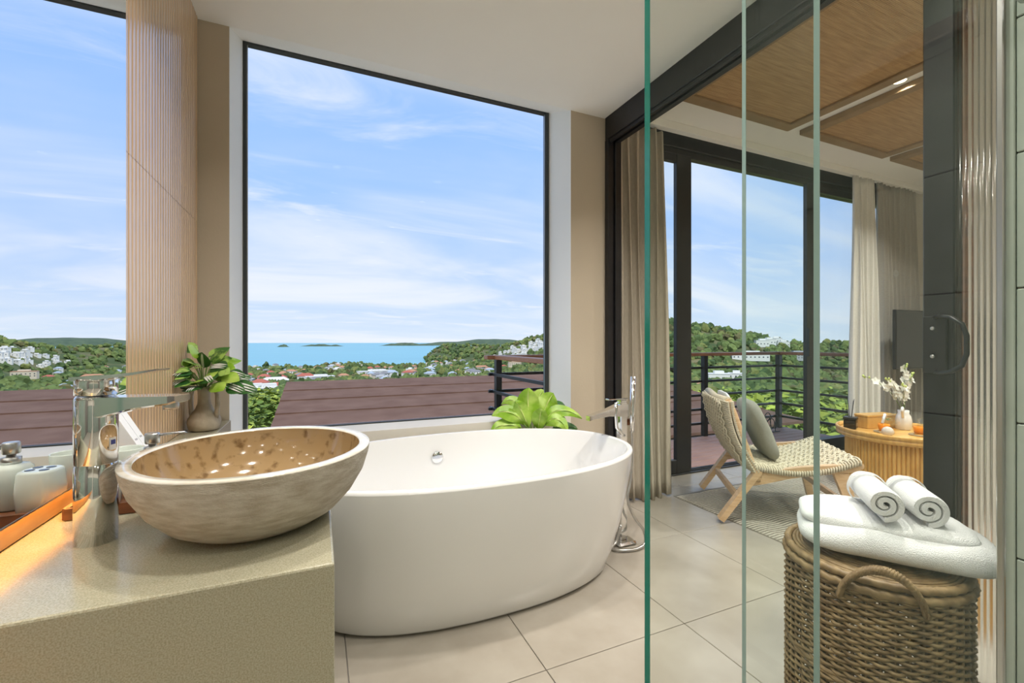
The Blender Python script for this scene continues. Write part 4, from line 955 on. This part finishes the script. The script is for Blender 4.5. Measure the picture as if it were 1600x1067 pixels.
# town and hillside houses: every house its own object
HM = {'white': mat('house_white', (.78, .77, .73), .8), 'cream': mat('house_cream', (.66, .58, .45), .8), 'grey': mat('house_grey', (.42, .43, .44), .8),
      'red': mat('roof_red', (.42, .12, .08), .8), 'terra': mat('roof_terracotta', (.48, .24, .14), .8), 'slate': mat('roof_slate', (.22, .22, .23), .7), 'pale': mat('roof_pale', (.72, .72, .72), .6), 'blue': mat('roof_blue_grey', (.36, .43, .50), .6), 'dark': mat('window_dark', (.06, .08, .10), .3)}
HOUSES = []
def house(p, L, D, Hh, wall, roof, rz, hip=True, label='', grp=None, cat='house', sink=3):
    o = MB(); wm, rm = HM[wall], HM[roof]; HOUSES.append((p.x, p.y, max(L, D) * .72))
    o.box(-L / 2, L / 2, -D / 2, D / 2, -sink, Hh, wm)
    if hip:
        e, rh = .5, min(L, D) * .28; i_ = D * .42 if L > D else D * .3
        o.add([(-L / 2 - e, -D / 2 - e, Hh), (L / 2 + e, -D / 2 - e, Hh), (L / 2 + e, D / 2 + e, Hh), (-L / 2 - e, D / 2 + e, Hh), (-L / 2 + i_, 0, Hh + rh), (L / 2 - i_, 0, Hh + rh)], [(0, 1, 5, 4), (1, 2, 5), (2, 3, 4, 5), (3, 0, 4), (3, 2, 1, 0)], rm)
    else:
        o.box(-L / 2 - .3, L / 2 + .3, -D / 2 - .3, D / 2 + .3, Hh, Hh + .5, rm); o.box(-L * .2, L * .25, -D * .3, D * .35, Hh + .5, Hh + 2.6, wm)
    nw = max(2, int(L / 4))
    for fl2 in range(max(1, int(Hh / 3.2))):
        for k in range(nw):
            xx = -L / 2 + (k + .5) * L / nw
            for yy in (-D / 2 - .06, ): o.box(xx - .7, xx + .7, yy, yy + .05, fl2 * 3.1 + .9, fl2 * 3.1 + 2.3, HM['dark'])
    ob = o.build('town_house' if cat == 'house' else 'resort_building', None, None, p); ob.rotation_euler = (0, 0, rz)
    return tag(ob, label, cat, grp)
RL = {'red': 'red', 'terra': 'terracotta', 'slate': 'dark grey', 'pale': 'pale flat', 'blue': 'blue-grey'}
rn = random.Random(5)
def clear(p, r): return all((p.x - a) ** 2 + (p.y - b_) ** 2 > (r + c_) ** 2 for a, b_, c_ in HOUSES)
for px, py, L, D, Hh, wl, ro, hip, lab in ((478, 594, 22, 14, 4, 'white', 'red', True, 'temple-like building with a bright red roof just above the brown roof edge'), (420, 622, 16, 10, 4, 'white', 'pale', False, 'white flat-roofed shed left of the brown roof'), (402, 618, 12, 9, 4, 'white', 'pale', False, 'small white shed at the window edge beside green scrub'), (430, 604, 30, 14, 5, 'white', 'pale', True, 'large white hall with a pale hipped roof in the town'), (500, 596, 36, 14, 4, 'white', 'pale', False, 'long white flat-roofed hall just above the brown roof'), (588, 586, 60, 18, 5, 'white', 'pale', False, 'very long white flat-roofed building among dark trees'),
        (804, 573, 26, 12, 8, 'cream', 'terra', False, 'large apricot apartment block below the villa hillside'), (752, 577, 30, 12, 4, 'cream', 'terra', True, 'wide pink-roofed hall in the trees behind the brown roof'), (670, 583, 30, 16, 5, 'white', 'blue', True, 'white building with a blue-grey roof near the headland')):
    p = px_ground(px, py)
    if p: house(p + Vector((0, 0, 2)), L, D, Hh, wl, ro, rn.uniform(-.2, .3), hip, lab, None, 'building')
for px, py, L, D, Hh, wl, ro, hip, lab, g in [(1190 + k * 11, 543 - (k % 3) * 3, 16, 10, 6, 'white', 'pale', False, 'white villa in the cluster low on the big green hill', 'villas on the green hill') for k in range(6)] + [(1172, 563, 38, 14, 6, 'white', 'pale', False, 'long white resort block seen above the railing beside the corner post', None), (1248, 564, 40, 14, 9, 'grey', 'blue', False, 'pale blue-grey resort block right of the railing corner post', None), (1122, 600, 17, 11, 6, 'white', 'pale', False, 'white two-storey house seen between the balcony rails', None), (1150, 596, 13, 9, 4, 'white', 'pale', False, 'low white house beside the two-storey house between the rails', None), (1098, 618, 9, 8, 4, 'white', 'terra', True, 'small white house with terracotta roof low between the rails', None), (1245, 655, 7, 5, 2.5, 'grey', 'blue', True, 'blue-grey roofed shed below the balcony', None)]:
    p = px_ground(px, py)
    if p: house(p + Vector((0, 0, 2)), L, D, Hh, wl, ro, R(-40) + rn.uniform(-.2, .2), hip, lab, g, 'house' if g else 'building')
cnt = 0
for k in range(2500):
    if cnt >= 95: break
    px = rn.uniform(388, 800); py = rn.uniform(567, 600) if px < 640 else rn.uniform(566, 590)
    if px < 445: py = rn.uniform(570, 628)
    p = px_ground(px, py)
    if p is None or p.z < SEA + 1 or not clear(p, 11): continue
    wl = rn.choice(['white', 'white', 'cream', 'white', 'grey']); ro = rn.choice(['red', 'terra', 'slate', 'pale', 'pale', 'terra', 'blue'])
    L = rn.uniform(10, 17); house(p + Vector((0, 0, 1.5)), L, rn.uniform(9, 13), rn.choice([3.5, 4, 6.5]), wl, ro, rn.uniform(-.5, .5), ro != 'pale', f'small far {wl} house with a {RL[ro]} roof in the coastal town', f'{wl} town houses with {RL[ro]} roofs'); cnt += 1
cnt = 0
for k in range(3000):
    if cnt >= 42: break
    u = rn.random(); px = 775 + 78 * u + rn.uniform(-10, 6); py = 561 - 24 * u + rn.uniform(-5, 9)
    p = px_ground(px, py)
    if p is None or not clear(p, 8): continue
    house(p + Vector((0, 0, 2.5)), rn.uniform(9, 13), rn.uniform(8, 11), rn.choice([3, 3.5, 5]), 'white', rn.choice(['pale', 'pale', 'pale', 'blue']), rn.uniform(-.3, .3), False, 'white flat-roofed villa in the terraced cluster on the wooded hillside', 'terraced villas on the hillside', sink=6); cnt += 1
# vegetation: uncountable canopy, one object per belt
M_can = attr_mat('tree_canopy', .9); M_leafc = attr_mat('bush_leaves', .7, spec=.3)
def ico():
    t = (1 + 5 ** .5) / 2; v = [Vector(p).normalized() for p in ((-1, t, 0), (1, t, 0), (-1, -t, 0), (1, -t, 0), (0, -1, t), (0, 1, t), (0, -1, -t), (0, 1, -t), (t, 0, -1), (t, 0, 1), (-t, 0, -1), (-t, 0, 1))]
    f = [(0, 11, 5), (0, 5, 1), (0, 1, 7), (0, 7, 10), (0, 10, 11), (1, 5, 9), (5, 11, 4), (11, 10, 2), (10, 7, 6), (7, 1, 8), (3, 9, 4), (3, 4, 2), (3, 2, 6), (3, 6, 8), (3, 8, 9), (4, 9, 5), (2, 4, 11), (6, 2, 10), (8, 6, 7), (9, 8, 1)]
    nv, nf, cache = list(v), [], {}
    def mid(a, b_):
        k = (min(a, b_), max(a, b_))
        if k not in cache: nv.append(((nv[a] + nv[b_]) / 2).normalized()); cache[k] = len(nv) - 1
        return cache[k]
    for a, b_, c_ in f: x, y, z = mid(a, b_), mid(b_, c_), mid(c_, a); nf += [(a, x, z), (b_, y, x), (c_, z, y), (x, y, z)]
    return nv, nf
IV, IF = ico()
def tinted(name, V, F, C, mt, label, cat):
    me = bpy.data.meshes.new(name); me.from_pydata(V, [], F); at = me.color_attributes.new('tint', 'FLOAT_COLOR', 'POINT')
    at.data.foreach_set('color', [c for q in C for c in (*q, 1)]); me.materials.append(mt); me.update()
    o = bpy.data.objects.new(name, me); COL.objects.link(o); return tag(o, label, cat, kind='stuff')
def inview(az): return -12 < az < 66
def tree_tint(rn, near):
    g = rn.random(); h = rn.random()
    a = Vector((.055, .095, .035)).lerp(Vector((.16, .21, .065)), g)
    if h > .86: a = a.lerp(Vector((.22, .23, .07)), .7)
    if h < .08: a = a.lerp(Vector((.14, .10, .05)), .6)
    return a
rn = random.Random(21); V, F, C = [], [], []
for k in range(15000):
    az = rn.uniform(-13, 66); r = 110 * (2300 / 110) ** (rn.random() ** .8); x, y = r * math.sin(R(az)), r * math.cos(R(az)); z = ground(x, y)
    if z < SEA + 2: continue
    town = mnoise.noise(Vector((x * .008, y * .008, 9)))
    if r < 1350 and az < 26 and town > .15 and rn.random() < .75: continue
    s_ = rn.uniform(1.7, 3.9) * (1 + min(1.3, r / 1200)); o = len(V)
    if any(abs(x - hx) < hr_ + s_ and abs(y - hy) < hr_ + s_ for hx, hy, hr_ in HOUSES): continue
    tint = tree_tint(rn, 0)
    hgt = rn.uniform(.8, 1.3)
    for p in IV:
        q = 1 + .75 * mnoise.noise(p * 2.6 + Vector((k * 1.7, 0, 0))); V.append((x + p.x * s_ * q, y + p.y * s_ * q, z + s_ * .55 + p.z * s_ * q * hgt)); C.append(tuple(tint * (1 + .3 * mnoise.noise(p * 3 + Vector((0, k, 0))))))
    F += [tuple(i + o for i in f) for f in IF]
tinted('forest_canopy', V, F, C, M_can, 'dense mixed green tree canopy covering the hills and town', 'trees')
V, F, C = [], [], []
for k in range(330):
    az = rn.uniform(-13, 66); r = 17 * (150 / 17) ** rn.random(); 
    if az < 48 and az > -2.0 and r < 24: continue
    x, y = r * math.sin(R(az)), r * math.cos(R(az))
    if -2 < x < 9 and y < 15.5: continue
    if any(abs(x - hx) < hr_ + 5 and abs(y - hy) < hr_ + 5 for hx, hy, hr_ in HOUSES): continue
    z = ground(x, y); s_ = rn.uniform(1.0, 2.3) * (1 + r / 160); lime = rn.random()
    t0 = Vector((.11, .18, .03)).lerp(Vector((.38, .44, .06)), lime)
    top = EYE - .075 * r if az < 30 else EYE - .058 * r
    zc = min(z + s_ * .7, top - s_ * .8)
    for q in range(420):
        d = Vector((rn.gauss(0, 1), rn.gauss(0, 1), rn.gauss(0, .9))).normalized(); d = d * (s_ * (.62 + .38 * rn.random()) * (1 + .3 * mnoise.noise(d * 2 + Vector((k, 0, 0)))))
        c0 = Vector((x, y, zc)) + d; L = s_ * rn.uniform(.09, .17); e1 = Vector((rn.uniform(-1, 1), rn.uniform(-1, 1), rn.uniform(-.4, .4))).normalized(); e2 = e1.cross(d.normalized() + Vector((rn.uniform(-.5, .5), rn.uniform(-.5, .5), .3))).normalized()
        o = len(V); V += [tuple(c0 - e1 * L), tuple(c0 + e2 * L * .45), tuple(c0 + e1 * L), tuple(c0 - e2 * L * .45)]
        F.append((o, o + 1, o + 2, o + 3)); cc = t0 * rn.uniform(.7, 1.3); C += [tuple(cc)] * 4
tinted('hillside_bushes', V, F, C, M_leafc, 'bright yellow-green leafy bushes on the near hillside', 'bushes')
